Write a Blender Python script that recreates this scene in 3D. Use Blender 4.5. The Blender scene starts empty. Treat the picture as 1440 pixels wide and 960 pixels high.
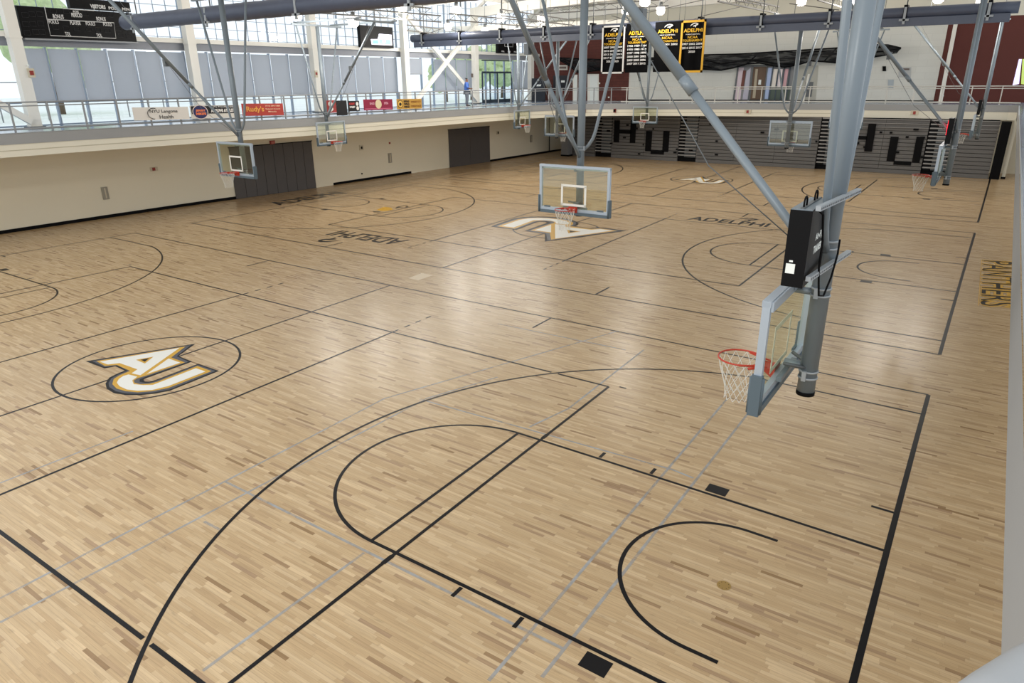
import bpy, bmesh, math, random
from mathutils import Vector, Matrix
random.seed(4)
C = bpy.context.scene.collection
S = bpy.context.scene
PI = math.pi

# ------------------------------------------------------------------ camera
CAM = Vector((0.2247, -7.1736, 5.8173)); YAW, PITCH, ROLL, FPX = .5992, .3609, -.0096, 975.18
Fv = Vector((-math.sin(YAW)*math.cos(PITCH), math.cos(YAW)*math.cos(PITCH), -math.sin(PITCH)))
_r = Vector((math.cos(YAW), math.sin(YAW), 0)); _u = _r.cross(Fv)
Rv = math.cos(ROLL)*_r + math.sin(ROLL)*_u
Uv = -math.sin(ROLL)*_r + math.cos(ROLL)*_u
cd = bpy.data.cameras.new('camera'); cam = bpy.data.objects.new('camera', cd); C.objects.link(cam)
cd.sensor_width = 36; cd.lens = FPX*36/1440; cd.clip_start = .05; cd.clip_end = 600
M = Matrix((( Rv.x, Uv.x, -Fv.x, CAM.x), (Rv.y, Uv.y, -Fv.y, CAM.y), (Rv.z, Uv.z, -Fv.z, CAM.z), (0, 0, 0, 1)))
cam.matrix_world = M
S.camera = cam
S.view_settings.view_transform = 'Standard'; S.view_settings.look = 'None'
S.view_settings.exposure = 0.0; S.view_settings.gamma = 1; S.view_settings.use_curve_mapping = False

# ------------------------------------------------------------------ sky
w = bpy.data.worlds.new('sky'); S.world = w; w.use_nodes = True
bg = w.node_tree.nodes['Background']; bg.inputs[0].default_value = (.93, .97, 1, 1); bg.inputs[1].default_value = 1.25
LAMP_W = 150
LAMP_GLOW = 4.0

# image-pixel helpers: the ray through a pixel meets an assumed plane of the building
def ray(u, v): return Fv + (u-720)/FPX*Rv + (480-v)/FPX*Uv
def un(u, v, ax, val):
    d = ray(u, v); t = (val-CAM[ax])/d[ax]; return CAM + d*t
def onplane(u, v, P, n):
    d = ray(u, v); t = (Vector(P)-CAM).dot(n)/d.dot(n); return CAM + d*t
def onseg(u, v, A, B, off=0):
    A = Vector((A[0], A[1], 0)); B = Vector((B[0], B[1], 0)); t = (B-A).normalized(); n = Vector((t.y, -t.x, 0))
    return onplane(u, v, A+n*off, n)
PX = [0.0296,-0.1287,0.2378,-0.0951,0.0114,20.4705,0.3354,0.3295,-0.1156,1.5507,0.8338,-0.2,1.5093,-0.0544,0.3216]
PY = [-0.0448,19.8893,-0.2925,0.4884,-0.1098,-0.4038,0.3904,0.8962,-0.1834,-0.6544,1.0963,-0.0725,-0.3386,0.2087,-0.0778]
def fl(X, Y):          # regulation court coordinates -> floor position, warped to match lens distortion in the image
    x, y = X/20, Y/20; k = 0; ox = oy = 0
    for i in range(5):
        for j in range(5-i):
            b = x**i*y**j; ox += PX[k]*b; oy += PY[k]*b; k += 1
    return ox, oy

# ------------------------------------------------------------------ materials
def hx(h):
    c = [int(h[i:i+2], 16)/255 for i in (0, 2, 4)]
    return tuple(x/12.92 if x <= .04045 else ((x+.055)/1.055)**2.4 for x in c) + (1,)
MATS = {}
def mat(name, h, rough=.6, metal=0, emit=0, noise=0, scale=8, spec=.5, trans=0):
    if name in MATS: return MATS[name]
    m = bpy.data.materials.new(name); m.use_nodes = True; nt = m.node_tree
    b = nt.nodes['Principled BSDF']; col = hx(h) if isinstance(h, str) else h
    b.inputs['Base Color'].default_value = col; b.inputs['Roughness'].default_value = rough
    b.inputs['Metallic'].default_value = metal; b.inputs['Specular IOR Level'].default_value = spec
    if emit:
        b.inputs['Emission Color'].default_value = col; b.inputs['Emission Strength'].default_value = emit
    if trans: b.inputs['Transmission Weight'].default_value = trans
    if noise:
        tc = nt.nodes.new('ShaderNodeTexCoord'); n = nt.nodes.new('ShaderNodeTexNoise'); n.inputs['Scale'].default_value = scale
        n.inputs['Detail'].default_value = 4
        mx = nt.nodes.new('ShaderNodeMix'); mx.data_type = 'RGBA'
        mx.inputs[6].default_value = tuple(c*(1-noise) for c in col[:3])+(1,); mx.inputs[7].default_value = tuple(min(1, c*(1+noise)) for c in col[:3])+(1,)
        nt.links.new(tc.outputs['Object'], n.inputs['Vector']); nt.links.new(n.outputs['Fac'], mx.inputs[0]); nt.links.new(mx.outputs[2], b.inputs['Base Color'])
    MATS[name] = m; return m
def glassmat(name, tint, gl=.07, rough=.02):
    m = bpy.data.materials.new(name); m.use_nodes = True; nt = m.node_tree; nt.nodes.clear()
    o = nt.nodes.new('ShaderNodeOutputMaterial'); t = nt.nodes.new('ShaderNodeBsdfTransparent'); t.inputs[0].default_value = tint
    g = nt.nodes.new('ShaderNodeBsdfGlossy'); g.inputs['Roughness'].default_value = rough
    mx = nt.nodes.new('ShaderNodeMixShader'); mx.inputs[0].default_value = gl
    nt.links.new(t.outputs[0], mx.inputs[1]); nt.links.new(g.outputs[0], mx.inputs[2]); nt.links.new(mx.outputs[0], o.inputs[0])
    MATS[name] = m; return m
def wood_floor():
    m = bpy.data.materials.new('maple_strip_floor'); m.use_nodes = True; nt = m.node_tree; N = nt.nodes; L = nt.links
    b = N['Principled BSDF']
    def math_(op, a, bb=None, v=None):
        n = N.new('ShaderNodeMath'); n.operation = op
        for i, s in enumerate((a, bb)):
            if s is None: continue
            if isinstance(s, (int, float)): n.inputs[i].default_value = s
            else: L.new(s, n.inputs[i])
        return n.outputs[0]
    tc = N.new('ShaderNodeTexCoord'); sp = N.new('ShaderNodeSeparateXYZ'); L.new(tc.outputs['Object'], sp.inputs[0])
    X, Y = sp.outputs[0], sp.outputs[1]
    row = math_('FLOOR', math_('DIVIDE', Y, .05))
    wn = N.new('ShaderNodeTexWhiteNoise'); wn.noise_dimensions = '1D'; L.new(row, wn.inputs['W'])
    off = math_('MULTIPLY', wn.outputs['Value'], 7.3)
    xx = math_('DIVIDE', math_('ADD', X, off), .5)
    col = math_('FLOOR', xx)
    cb = N.new('ShaderNodeCombineXYZ'); L.new(col, cb.inputs[0]); L.new(row, cb.inputs[1])
    w2 = N.new('ShaderNodeTexWhiteNoise'); w2.noise_dimensions = '3D'; L.new(cb.outputs[0], w2.inputs['Vector'])
    cr = N.new('ShaderNodeValToRGB'); L.new(w2.outputs['Value'], cr.inputs[0])
    E = cr.color_ramp.elements
    E[0].position = 0; E[0].color = hx('8F7352'); E[1].position = 1; E[1].color = hx('CAB08B')
    for p, h in ((.03, 'A2876A'), (.1, 'B19672'), (.3, 'B89D78'), (.6, 'BCA27D'), (.88, 'C2A986')):
        e = cr.color_ramp.elements.new(p); e.color = hx(h)
    # grain streaks stretched along each strip
    mp = N.new('ShaderNodeMapping'); mp.inputs['Scale'].default_value = (2.2, 55, 1); L.new(tc.outputs['Object'], mp.inputs[0])
    nz = N.new('ShaderNodeTexNoise'); nz.inputs['Scale'].default_value = 1.0; nz.inputs['Detail'].default_value = 5; L.new(mp.outputs[0], nz.inputs['Vector'])
    gr = N.new('ShaderNodeMapRange'); gr.inputs[1].default_value = .3; gr.inputs[2].default_value = .75; gr.inputs[3].default_value = 1.08; gr.inputs[4].default_value = .84
    L.new(nz.outputs['Fac'], gr.inputs[0])
    # broad wear patches
    n2 = N.new('ShaderNodeTexNoise'); n2.inputs['Scale'].default_value = .35; n2.inputs['Detail'].default_value = 3; L.new(tc.outputs['Object'], n2.inputs['Vector'])
    g2 = N.new('ShaderNodeMapRange'); g2.inputs[3].default_value = .93; g2.inputs[4].default_value = 1.06; L.new(n2.outputs['Fac'], g2.inputs[0])
    # dark mineral knots
    mp3 = N.new('ShaderNodeMapping'); mp3.inputs['Scale'].default_value = (3, 16, 1); L.new(tc.outputs['Object'], mp3.inputs[0])
    n3 = N.new('ShaderNodeTexNoise'); n3.inputs['Scale'].default_value = 1.1; n3.inputs['Detail'].default_value = 6; L.new(mp3.outputs[0], n3.inputs['Vector'])
    g3 = N.new('ShaderNodeMapRange'); g3.inputs[1].default_value = .63; g3.inputs[2].default_value = .74; g3.inputs[3].default_value = 1; g3.inputs[4].default_value = .78
    L.new(n3.outputs['Fac'], g3.inputs[0])
    # thin seams between strips
    fy = math_('FRACT', math_('DIVIDE', Y, .05)); sy = math_('LESS_THAN', fy, .05)
    fx = math_('FRACT', xx); sx = math_('LESS_THAN', fx, .004)
    seam = math_('SUBTRACT', 1, math_('MULTIPLY', math_('MAXIMUM', sy, sx), .28))
    k = math_('MULTIPLY', math_('MULTIPLY', gr.outputs[0], g2.outputs[0]), math_('MULTIPLY', g3.outputs[0], seam))
    vm = N.new('ShaderNodeVectorMath'); vm.operation = 'SCALE'; L.new(cr.outputs[0], vm.inputs[0]); L.new(k, vm.inputs['Scale'])
    L.new(vm.outputs[0], b.inputs['Base Color'])
    b.inputs['Roughness'].default_value = .27; b.inputs['Specular IOR Level'].default_value = .26
    return m
def brick_mat(name, h1, h2, hm, sw=.6):
    m = bpy.data.materials.new(name); m.use_nodes = True; nt = m.node_tree; b = nt.nodes['Principled BSDF']
    tc = nt.nodes.new('ShaderNodeTexCoord'); mp = nt.nodes.new('ShaderNodeMapping'); mp.inputs['Rotation'].default_value = (PI/2, 0, 0)
    br = nt.nodes.new('ShaderNodeTexBrick'); br.inputs['Scale'].default_value = 1; br.inputs['Color1'].default_value = hx(h1); br.inputs['Color2'].default_value = hx(h2); br.inputs['Mortar'].default_value = hx(hm)
    br.inputs['Brick Width'].default_value = sw; br.inputs['Row Height'].default_value = sw/3; br.inputs['Mortar Size'].default_value = .012
    nt.links.new(tc.outputs['Object'], mp.inputs[0]); nt.links.new(mp.outputs[0], br.inputs[0]); nt.links.new(br.outputs[0], b.inputs['Base Color']); b.inputs['Roughness'].default_value = .85
    return m
FLOOR = wood_floor()
LINE = mat('black_court_paint', '141315', .3, spec=.18)
GREY = mat('grey_court_paint', 'A3A4A4', .4)
_nt = GREY.node_tree; _t = _nt.nodes.new('ShaderNodeBsdfTransparent'); _m = _nt.nodes.new('ShaderNodeMixShader'); _n = _nt.nodes.new('ShaderNodeTexNoise'); _n.inputs['Scale'].default_value = 3; _n.inputs['Detail'].default_value = 5
_r2 = _nt.nodes.new('ShaderNodeMapRange'); _r2.inputs[1].default_value = .3; _r2.inputs[2].default_value = .7; _r2.inputs[3].default_value = .25; _r2.inputs[4].default_value = .95; _tc = _nt.nodes.new('ShaderNodeTexCoord')
_nt.links.new(_tc.outputs['Object'], _n.inputs['Vector']); _nt.links.new(_n.outputs['Fac'], _r2.inputs[0]); _nt.links.new(_r2.outputs[0], _m.inputs[0])
_nt.links.new(_t.outputs[0], _m.inputs[1]); _nt.links.new(_nt.nodes['Principled BSDF'].outputs[0], _m.inputs[2]); _nt.links.new(_m.outputs[0], _nt.nodes['Material Output'].inputs[0])
GOLD = mat('gold_court_paint', 'C99A2C', .38)
WHITEP = mat('white_court_paint', 'E2E0D8', .38)
CHAR = mat('charcoal_court_paint', '4A4B52', .4)
CREAM = mat('cream_painted_wall', 'E4DCC6', .8, noise=.03, scale=.6)
CREAM2 = mat('cream_fascia_paint', 'D8D3C2', .7, noise=.02, scale=.6)
FASC = mat('grey_fascia_paint', '929393', .85, noise=.03, scale=.8)
PANEL = mat('charcoal_panel', '514D4C', .6, noise=.06, scale=3)
BLACK = mat('black_matte', '08080A', .7, spec=.12)
BLACKG = mat('black_gloss', '070709', .45, spec=.15)
STEEL = mat('painted_grey_steel', '737D84', .38, .1)
STEELD = mat('dark_grey_steel', '5D6163', .4, .2)
GALV = mat('galvanised_steel', '9DA2A6', .5, .2)
WHITE = mat('white_painted_steel', 'E6E3DA', .6)
PAD = mat('slate_padding', '52616A', .55)
RAILM = mat('rail_aluminium', '8E9194', .5, .1)
ALU = mat('pale_frame_aluminium', 'A9B4BF', .35, .3)
ORANGE = mat('orange_rim_enamel', 'B5341C', .35)
NETW = mat('white_net_cord', 'D8D6CE', .8)
GLASS = glassmat('backboard_glass', (.92, .94, .87, 1))
WGLASS = glassmat('window_glass', (.93, .97, 1, 1))
CURT = mat('slate_blue_vinyl', '4C5365', .38, noise=.08, scale=5)
DECK = mat('track_surface', '8FA0B4', .18, noise=.03, scale=2)
BRICK = brick_mat('dark_red_brick', '5E2F27', '552A23', '4B2721')
WBLOCK = brick_mat('white_painted_block', 'D9D8D0', 'D6D5CD', 'CFCEC6', 1.2)
BGREY = mat('bleacher_grey', '605E5C', .6, noise=.08, scale=4)
BGREY2 = mat('bleacher_light_grey', '8A8886', .55)
TAUPE = mat('taupe_paint', '6C5F58', .7)

# ------------------------------------------------------------------ mesh helpers
class MB:
    def __init__(s): s.v = []; s.f = []; s.m = []; s.mats = []; s.sm = []
    def mi(s, m):
        if m not in s.mats: s.mats.append(m)
        return s.mats.index(m)
    def add(s, vs, fs, m, smooth=False):
        o = len(s.v); s.v += [tuple(p) for p in vs]; i = s.mi(m)
        for f in fs: s.f.append([o+k for k in f]); s.m.append(i); s.sm.append(smooth)
        return s
    def box(s, c, d, m, rz=0, R=None):
        x, y, z = [k/2 for k in d]
        vs = [Vector((a*x, b*y, e*z)) for e in (-1, 1) for a, b in ((-1, -1), (1, -1), (1, 1), (-1, 1))]
        R = R or Matrix.Rotation(rz, 3, 'Z'); vs = [R @ p + Vector(c) for p in vs]
        return s.add(vs, [(3, 2, 1, 0), (4, 5, 6, 7), (0, 1, 5, 4), (1, 2, 6, 5), (2, 3, 7, 6), (3, 0, 4, 7)], m)
    def beam(s, a, b, wd, h, m, up=(0, 0, 1)):     # rectangular bar a->b, wd sideways, h along 'up'
        a = Vector(a); b = Vector(b); t = (b-a).normalized(); sd = t.cross(Vector(up)).normalized(); n = sd.cross(t)
        vs = [p + sd*x*wd/2 + n*y*h/2 for p in (a, b) for x, y in ((-1, -1), (1, -1), (1, 1), (-1, 1))]
        return s.add(vs, [(3, 2, 1, 0), (4, 5, 6, 7), (0, 1, 5, 4), (1, 2, 6, 5), (2, 3, 7, 6), (3, 0, 4, 7)], m)
    def tube(s, pts, r, m, n=10, caps=True, closed=False, smooth=True):
        pts = [Vector(p) for p in pts]; k = len(pts); rings = []; prev = None
        rr = r if isinstance(r, (list, tuple)) else [r]*k
        vs = []
        for i, p in enumerate(pts):
            if closed: t = (pts[(i+1) % k]-pts[i-1]).normalized()
            else: t = (pts[min(i+1, k-1)]-pts[max(i-1, 0)]).normalized()
            if prev is None: a = t.orthogonal().normalized()
            else: a = (prev - t*prev.dot(t)).normalized()
            prev = a; bb = t.cross(a)
            vs += [p + (a*math.cos(2*PI*j/n)+bb*math.sin(2*PI*j/n))*rr[i] for j in range(n)]
        fs = []
        for i in range(k if closed else k-1):
            o, q = i*n, ((i+1) % k)*n
            for j in range(n): fs.append((o+j, o+(j+1) % n, q+(j+1) % n, q+j))
        if caps and not closed: fs += [tuple(reversed(range(n))), tuple((k-1)*n+j for j in range(n))]
        return s.add(vs, fs, m, smooth)
    def prism(s, poly, vec, m):                     # closed outline (3D points) pushed by vec
        n = len(poly); vec = Vector(vec); A = [Vector(p) for p in poly]; Bq = [p+vec for p in A]
        tr = tess(A); fs = [t for t in tr]+[tuple(n+k for k in reversed(t)) for t in tr]+[(i, i+n, (i+1) % n+n, (i+1) % n) for i in range(n)]
        return s.add(A+Bq, fs, m)
    def flat(s, poly, m, z=None):
        A = [Vector(p) if z is None else Vector((p[0], p[1], z)) for p in poly]
        return s.add(A, tess(A), m)
    def strip(s, pts, wd, m, z, closed=False):      # painted line on the floor
        s.zk = getattr(s, 'zk', 0)+1; z = z+.00002*s.zk
        P = [Vector((p[0], p[1])) for p in pts]; k = len(P); vs = []
        for i in range(k):
            if closed: t = (P[(i+1) % k]-P[i-1]).normalized()
            else: t = (P[min(i+1, k-1)]-P[max(i-1, 0)]).normalized()
            n = Vector((-t.y, t.x)); e = 0
            vs += [(P[i].x+n.x*wd/2, P[i].y+n.y*wd/2, z), (P[i].x-n.x*wd/2, P[i].y-n.y*wd/2, z)]
        fs = [(2*i+1, 2*((i+1) % k)+1, 2*((i+1) % k), 2*i) for i in range(k if closed else k-1)]
        return s.add(vs, fs, m)
    def text(s, txt, O, U, V, m, off=.02, box=None):   # lettering filling the parallelogram O,U,V
        vs, fs = glyphs(txt, off); O = Vector(O); U = Vector(U); V = Vector(V)
        return s.add([O+U*p[0]+V*p[1] for p in vs], fs, m)
    def build(s, name, parent=None, loc=None):
        me = bpy.data.meshes.new(name); me.from_pydata(s.v, [], s.f)
        for m in s.mats: me.materials.append(m)
        me.polygons.foreach_set('material_index', s.m); me.polygons.foreach_set('use_smooth', s.sm); me.update()
        o = bpy.data.objects.new(name, me); C.objects.link(o)
        if parent: o.parent = parent
        if loc: o.location = loc
        return o
from mathutils.geometry import tessellate_polygon
def tess(A): return [tuple(reversed(t)) if False else tuple(t) for t in tessellate_polygon([A])]
_g = {}
def glyphs(txt, off):
    if (txt, off) in _g: return _g[(txt, off)]
    cu = bpy.data.curves.new('lettering', 'FONT'); cu.body = txt; cu.offset = off; cu.align_x = 'LEFT'; cu.resolution_u = 3; cu.space_line = .95
    o = bpy.data.objects.new('lettering', cu); C.objects.link(o)
    dg = bpy.context.evaluated_depsgraph_get(); me = bpy.data.meshes.new_from_object(o.evaluated_get(dg))
    V = [v.co.copy() for v in me.vertices]; F = [tuple(p.vertices) for p in me.polygons]
    bpy.data.objects.remove(o); bpy.data.curves.remove(cu); bpy.data.meshes.remove(me)
    x0 = min(v.x for v in V); x1 = max(v.x for v in V); y0 = min(v.y for v in V); y1 = max(v.y for v in V)
    r = ([((v.x-x0)/(x1-x0), (v.y-y0)/(y1-y0)) for v in V], F); _g[(txt, off)] = r; return r
def empty(name, loc, rz=0):
    o = bpy.data.objects.new(name, None); C.objects.link(o); o.location = loc; o.rotation_euler = (0, 0, rz); o.empty_display_size = .2; return o
def tag(o, label, cat=None, group=None, kind=None):
    if label: o['label'] = label
    if cat: o['category'] = cat
    if group: o['group'] = group
    if kind: o['kind'] = kind
    return o
def struct(o): o['kind'] = 'structure'; return o
def copy_tree(o, parent=None):
    c = o.copy(); C.objects.link(c)
    if parent: c.parent = parent
    for ch in list(o.children): copy_tree(ch, c)
    return c

# ------------------------------------------------------------------ floor and court paint
fm = MB(); fm.flat([(-33.6, -14), (6, -14), (6, 52), (-33.6, 52)], FLOOR, 0)
floor = struct(fm.build('floor'))
LW = .05
def seg(mb, a, b, wd=LW, m=LINE, z=.002, n=12):
    mb.strip([fl(a[0]+(b[0]-a[0])*i/n, a[1]+(b[1]-a[1])*i/n) for i in range(n+1)], wd, m, z)
def arc(mb, cx, cy, r, a0, a1, wd=LW, m=LINE, z=.002, n=48, closed=False):
    pts = [fl(cx+r*math.cos(math.radians(a0+(a1-a0)*i/n)), cy+r*math.sin(math.radians(a0+(a1-a0)*i/n))) for i in range(n if closed else n+1)]
    mb.strip(pts, wd, m, z, closed)
OFFS = [0, 17.767, 35.48]
def court(Y0, idx):
    LW = (.054, .062, .07)[idx]
    mb = MB(); L = 28.65; a3 = math.degrees(math.asin(6.6/6.75))
    def sg(x0, y0, x1, y1, wd=LW): seg(mb, (x0, Y0+y0), (x1, Y0+y1), wd)
    for x in (0, -L): sg(x, -7.62, x, 7.62, .075 if x == 0 else LW)
    for y in (-7.62, 7.62): sg(0, y, -L, y)
    if idx == 0: sg(0, -7.62, -L, -7.62)
    sg(-L/2, -7.62, -L/2, 7.62)
    for d in (1, -1):
        X = (lambda x: x) if d == 1 else (lambda x: -L-x)
        def s2(x0, y0, x1, y1, wd=LW): sg(X(x0), y0, X(x1), y1, wd)
        for y in (-1.83, 1.83): s2(0, y, -5.79, y)
        s2(-5.79, -1.83, -5.79, 1.83)
        base = 180 if d == 1 else 0
        arc(mb, X(-5.79), Y0, 1.83, base-90, base+90, LW)
        arc(mb, X(-1.575), Y0, 1.245, base-90, base+90, LW); 
        for y in (-1.245, 1.245): s2(-1.22, y, -1.575, y)
        arc(mb, X(-1.575), Y0, 6.75, base-a3, base+a3, LW, n=80)
        xe = -1.575-math.sqrt(6.75**2-6.6**2)
        for y in (-6.6, 6.6): s2(0, y, xe, y)
        for y in (-1.98, 1.98):
            sgn = 1 if y > 0 else -1
            mb.flat([fl(X(x), Y0+sgn*q) for x, q in ((-2.13, 1.89), (-2.13, 2.12), (-2.44, 2.12), (-2.44, 1.89))], LINE, .0022)
            for x in (-3.3, -4.2): s2(x, sgn*1.87, x, sgn*2.06, .055)
            s2(-5.1, sgn*1.87, -5.1, sgn*2.06, .055) if d == -1 else None
            s2(-5.33, sgn*1.9, -5.33, sgn*2.08, .075)
        s2(0, 2.85, -.32, 2.85); s2(0, -2.85, -.32, -2.85)
        s2(-8.55, 7.62, -8.55, 6.7); s2(-8.55, -7.62, -8.55, -6.7)
        s2(-5.15, 4.62, -5.0, 4.62, .05)
    # volleyball court
    for y in (-4.5, 4.5):
        if idx == 0: sg(-5.33, y, -6.53, y); sg(-6.69, y, -23.33, y)
        else: sg(-5.33, y, -23.33, y)
    for x in (-5.33, -11.33, -17.33, -23.33): sg(x, -4.5, x, 4.5)
    for x in (-11.33, -17.33):
        for s_ in (1, -1):
            sg(x, s_*4.5, x, s_*4.72)
            for k in range(3): sg(x, s_*(4.95+.42*k), x, s_*(5.15+.42*k), .05)
    o = mb.build('court_lines', floor); o['label'] = ['black basketball and volleyball lines of the nearest court', 'black lines of the middle court', 'black lines of the far court by the bleachers'][idx]
    c = MB(); 
    if idx != 1: arc(c, -L/2, Y0, 1.83, 0, 360, LW, n=64, closed=True)
    else: arc(c, -L/2, Y0, 1.83, 0, 360, LW, n=64, closed=True)
    c.build('centre_circle', floor)
for i, y in enumerate(OFFS): court(y, i)
# faded grey lines of the cross courts
gm = MB()
def gl(u0, v0, u1, v1, wd=.042): a = un(u0, v0, 2, 0); b = un(u1, v1, 2, 0); gm.strip([a, a.lerp(b, .5), b], wd, GREY, .0012)
for q in [(1023, 560, 687, 957), (1052, 581, 762, 952), (317, 677, 794, 913), (512, 777, 285, 943), (0, 841, 541, 560), (0, 875, 600, 560),
          (590, 561, 945, 660), (945, 660, 975, 672), (0, 679, 187, 606), (541, 560, 870, 465), (600, 560, 700, 530), (287, 733, 310, 745), (700, 455, 880, 492), (745, 600, 800, 574), (800, 574, 905, 492)]: gl(*q)
gm.build('grey_lines', floor)['label'] = 'faded grey lines crossing the near court'
# pale patch by the middle court and the brass floor plate
pm = MB(); pm.flat([un(*p, 2, 0) for p in ((574, 391), (593, 384), (609, 387), (588, 394))], mat('pale_maple_patch', 'C9B697', .35), .001); pm.build('floor_patch', floor)
bp = MB(); c0 = un(1018, 823, 2, 0); BR = mat('brass', 'A98A50', .4, .5)
bp.flat([(c0.x+.085*math.cos(2*PI*i/32), c0.y+.085*math.sin(2*PI*i/32)) for i in range(32)], BR, .003)
for i in range(8):
    a = 2*PI*i/8; bp.flat([(c0.x+.06*math.cos(a)+.006*math.cos(b), c0.y+.06*math.sin(a)+.006*math.sin(b)) for b in [k*PI/3 for k in range(6)]], LINE, .0035)
bp.build('floor_plate', floor)['label'] = 'round brass floor plate near the baseline'

# interlocked letter emblem, traced in image pixels on the near court, repeated by rotation and scale
def zp(L): return [Vector(un(60+x/4.8, 460+y/4.8, 2, 0)[:2]) for x, y in L]
LOGO = [
 (LINE, [(290,230),(1030,112),(915,195),(1010,232),(690,347),(680,355),(690,366),(720,368),(760,357),(1050,247),(1190,295),(860,428),(760,448),(660,458),(560,458),(480,445),(432,415),(424,380),(450,340),(500,315),(555,293),(490,263),(418,278)]),
 (CHAR, [(335,229),(1000,121),(905,196),(985,234),(690,338),(655,352),(655,370),(700,377),(745,370),(1047,254),(1165,296),(858,420),(755,440),(655,450),(570,448),(495,433),(450,405),(445,378),(465,345),(510,320),(575,294),(500,258),(422,270)]),
 (GOLD, [(362,229),(965,130),(868,205),(960,238),(720,320),(640,345),(615,360),(620,375),(660,385),(720,382),(770,370),(1045,262),(1140,297),(850,410),(740,432),(640,440),(560,432),(500,415),(470,385),(480,350),(520,325),(590,295),(500,255),(420,262)]),
 (WHITEP, [(385,233),(925,140),(660,325),(600,312),(640,285),(520,243),(440,252)]),
 (WHITEP, [(850,212),(930,240),(700,318)]),
 (WHITEP, [(580,320),(640,335),(605,360),(615,385),(680,392),(745,390),(1035,278),(1100,300),(850,398),(740,425),(640,430),(570,422),(520,400),(500,375),(515,350),(545,330)]),
 (GOLD, [(630,221),(748,200),(690,246)]), (LINE, [(662,221),(722,209),(690,234)])]
def affine3(A, B):
    (a0, a1, a2), (b0, b1, b2) = A, B
    m = Matrix(((a1.x-a0.x, a2.x-a0.x), (a1.y-a0.y, a2.y-a0.y))); n = Matrix(((b1.x-b0.x, b2.x-b0.x), (b1.y-b0.y, b2.y-b0.y)))
    t = n @ m.inverted(); return lambda p: t @ (p-a0) + b0
def emblem(f, label):
    mb = MB()
    for i, (m, L) in enumerate(LOGO): mb.flat([f(p) for p in zp(L)], m, .003+.0006*i)
    mb.build('floor_emblem', floor)['label'] = label
K = zp([(290, 230), (1190, 295), (1030, 112)])
def pxl(*L): return [Vector(un(u, v, 2, 0)[:2]) for u, v in L]
emblem(lambda p: p, 'white, gold and black AU emblem in the near centre circle')
emblem(affine3(K, pxl((882, 324.4), (690, 318.4), (766, 339.6))), 'large upside-down AU emblem on the middle court')
emblem(affine3(K, pxl((947, 252.6), (1026, 253.6), (990, 248.2))), 'small AU emblem on the far court')
PANTH = [(.0,.2),(.1,.55),(.28,.85),(.55,1.),(.8,.95),(1,.7),(.9,.45),(.72,.3),(.7,.0),(.6,.0),(.55,.25),(.4,.12),(.35,.3),(.55,.5),(.7,.55),(.8,.7),(.6,.8),(.35,.65),(.15,.4)]
def flettering(txt, a, b, h, label, extra=None, m=LINE, up=1):
    O = un(*a, 2, 0); E_ = un(*b, 2, 0); O.z = E_.z = .003; U = E_-O; V = Vector((-U.y, U.x, 0)).normalized()*h*up
    mb = MB(); mb.text(txt, O, U, V, m, .02)
    if extra:
        f0, f1, hh = extra; q = O+U*f0+V*1.15; uu = U*(f1-f0); vv = V.normalized()*hh
        mb.flat([(q+uu*x+vv*y)[:2] for x, y in PANTH], m, .003)
    mb.build('floor_lettering', floor)['label'] = label
flettering('ADELPHI', (966, 308.5), (1078, 319.3), .85, 'black ADELPHI lettering with cat emblem by the middle court', (.55, .8, .7))
flettering('ADELPHI', (577, 337.5), (482, 324), 1.0, 'upside-down black ADELPHI lettering left of the centre', (.64, .86, .9))
flettering('ADELPHI', (393, 288.5), (489, 271.5), 1.15, 'black ADELPHI lettering near the left wall')
mb = MB(); P4 = [un(*p, 2, 0) for p in ((1378.5, 429), (1419.5, 430.5), (1424, 368.5), (1382.5, 366))]
O = P4[3]+Vector((0, 0, .003)); U = (P4[0]-P4[3]); V = (P4[2]-P4[3])
O.z = .003; U.z = V.z = 0
mb.text('PANTHERS', O-U*.015-V*.03, U*1.03, V*1.06, GOLD, .065); mb.text('PANTHERS', O+Vector((0, 0, .001)), U, V, LINE, .0)
for f in (-.05, 1.03): mb.strip([O+V*f-U*.01, O+V*f+U*1.01], .02, GOLD, .003)
mb.build('floor_lettering', floor)['label'] = 'black and gold PANTHERS lettering behind the right baseline'
mb = MB(); q = lambda *L: [Vector(un(380+x/6, 255+y/6, 2, 0)[:2]) for x, y in L]
mb.flat(q((895, 240), (960, 215), (1020, 222), (1035, 238), (985, 248), (940, 250)), GOLD, .003); mb.flat(q((865, 252), (935, 255), (920, 262), (870, 258)), LINE, .0035)
mb.strip([*q((1060, 228), (1090, 212), (1130, 203), (1160, 208), (1150, 218), (1110, 222), (1065, 215))], .09, LINE, .0035); mb.build('floor_mark', floor)['label'] = 'gold and black mark inside the middle court lane'

# ------------------------------------------------------------------ walls, running track
ZD = 4.15
WL = [(-33.5, -14), (-33.45, 4.4), (-33.2, 12.4), (-32.4, 20.1), (-32.1, 28.4), (-31.6, 37), (-31.35, 47.2)]
wm = MB()
for a, b in zip(WL, WL[1:]): wm.add([(a[0], a[1], 0), (b[0], b[1], 0), (b[0], b[1], 3.34), (a[0], a[1], 3.34)], [(0, 1, 2, 3)], CREAM)
wm.add([(-31.35, 47.2, 0), (4, 47.2, 0), (4, 47.2, 3.34), (-31.35, 47.2, 3.34)], [(0, 1, 2, 3)], CREAM)
wall = struct(wm.build('wall_left'))
def wx(Y):
    for a, b in zip(WL, WL[1:]):
        if a[1] <= Y <= b[1]: return a[0]+(b[0]-a[0])*(Y-a[1])/(b[1]-a[1])
bm_ = MB()
def onwall(u, v):
    for a, b in zip(WL, WL[1:]):
        p = onseg(u, v, a, b)
        if a[1]-.01 <= p.y <= b[1]+.01: return p
    return un(u, v, 0, -32)
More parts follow.
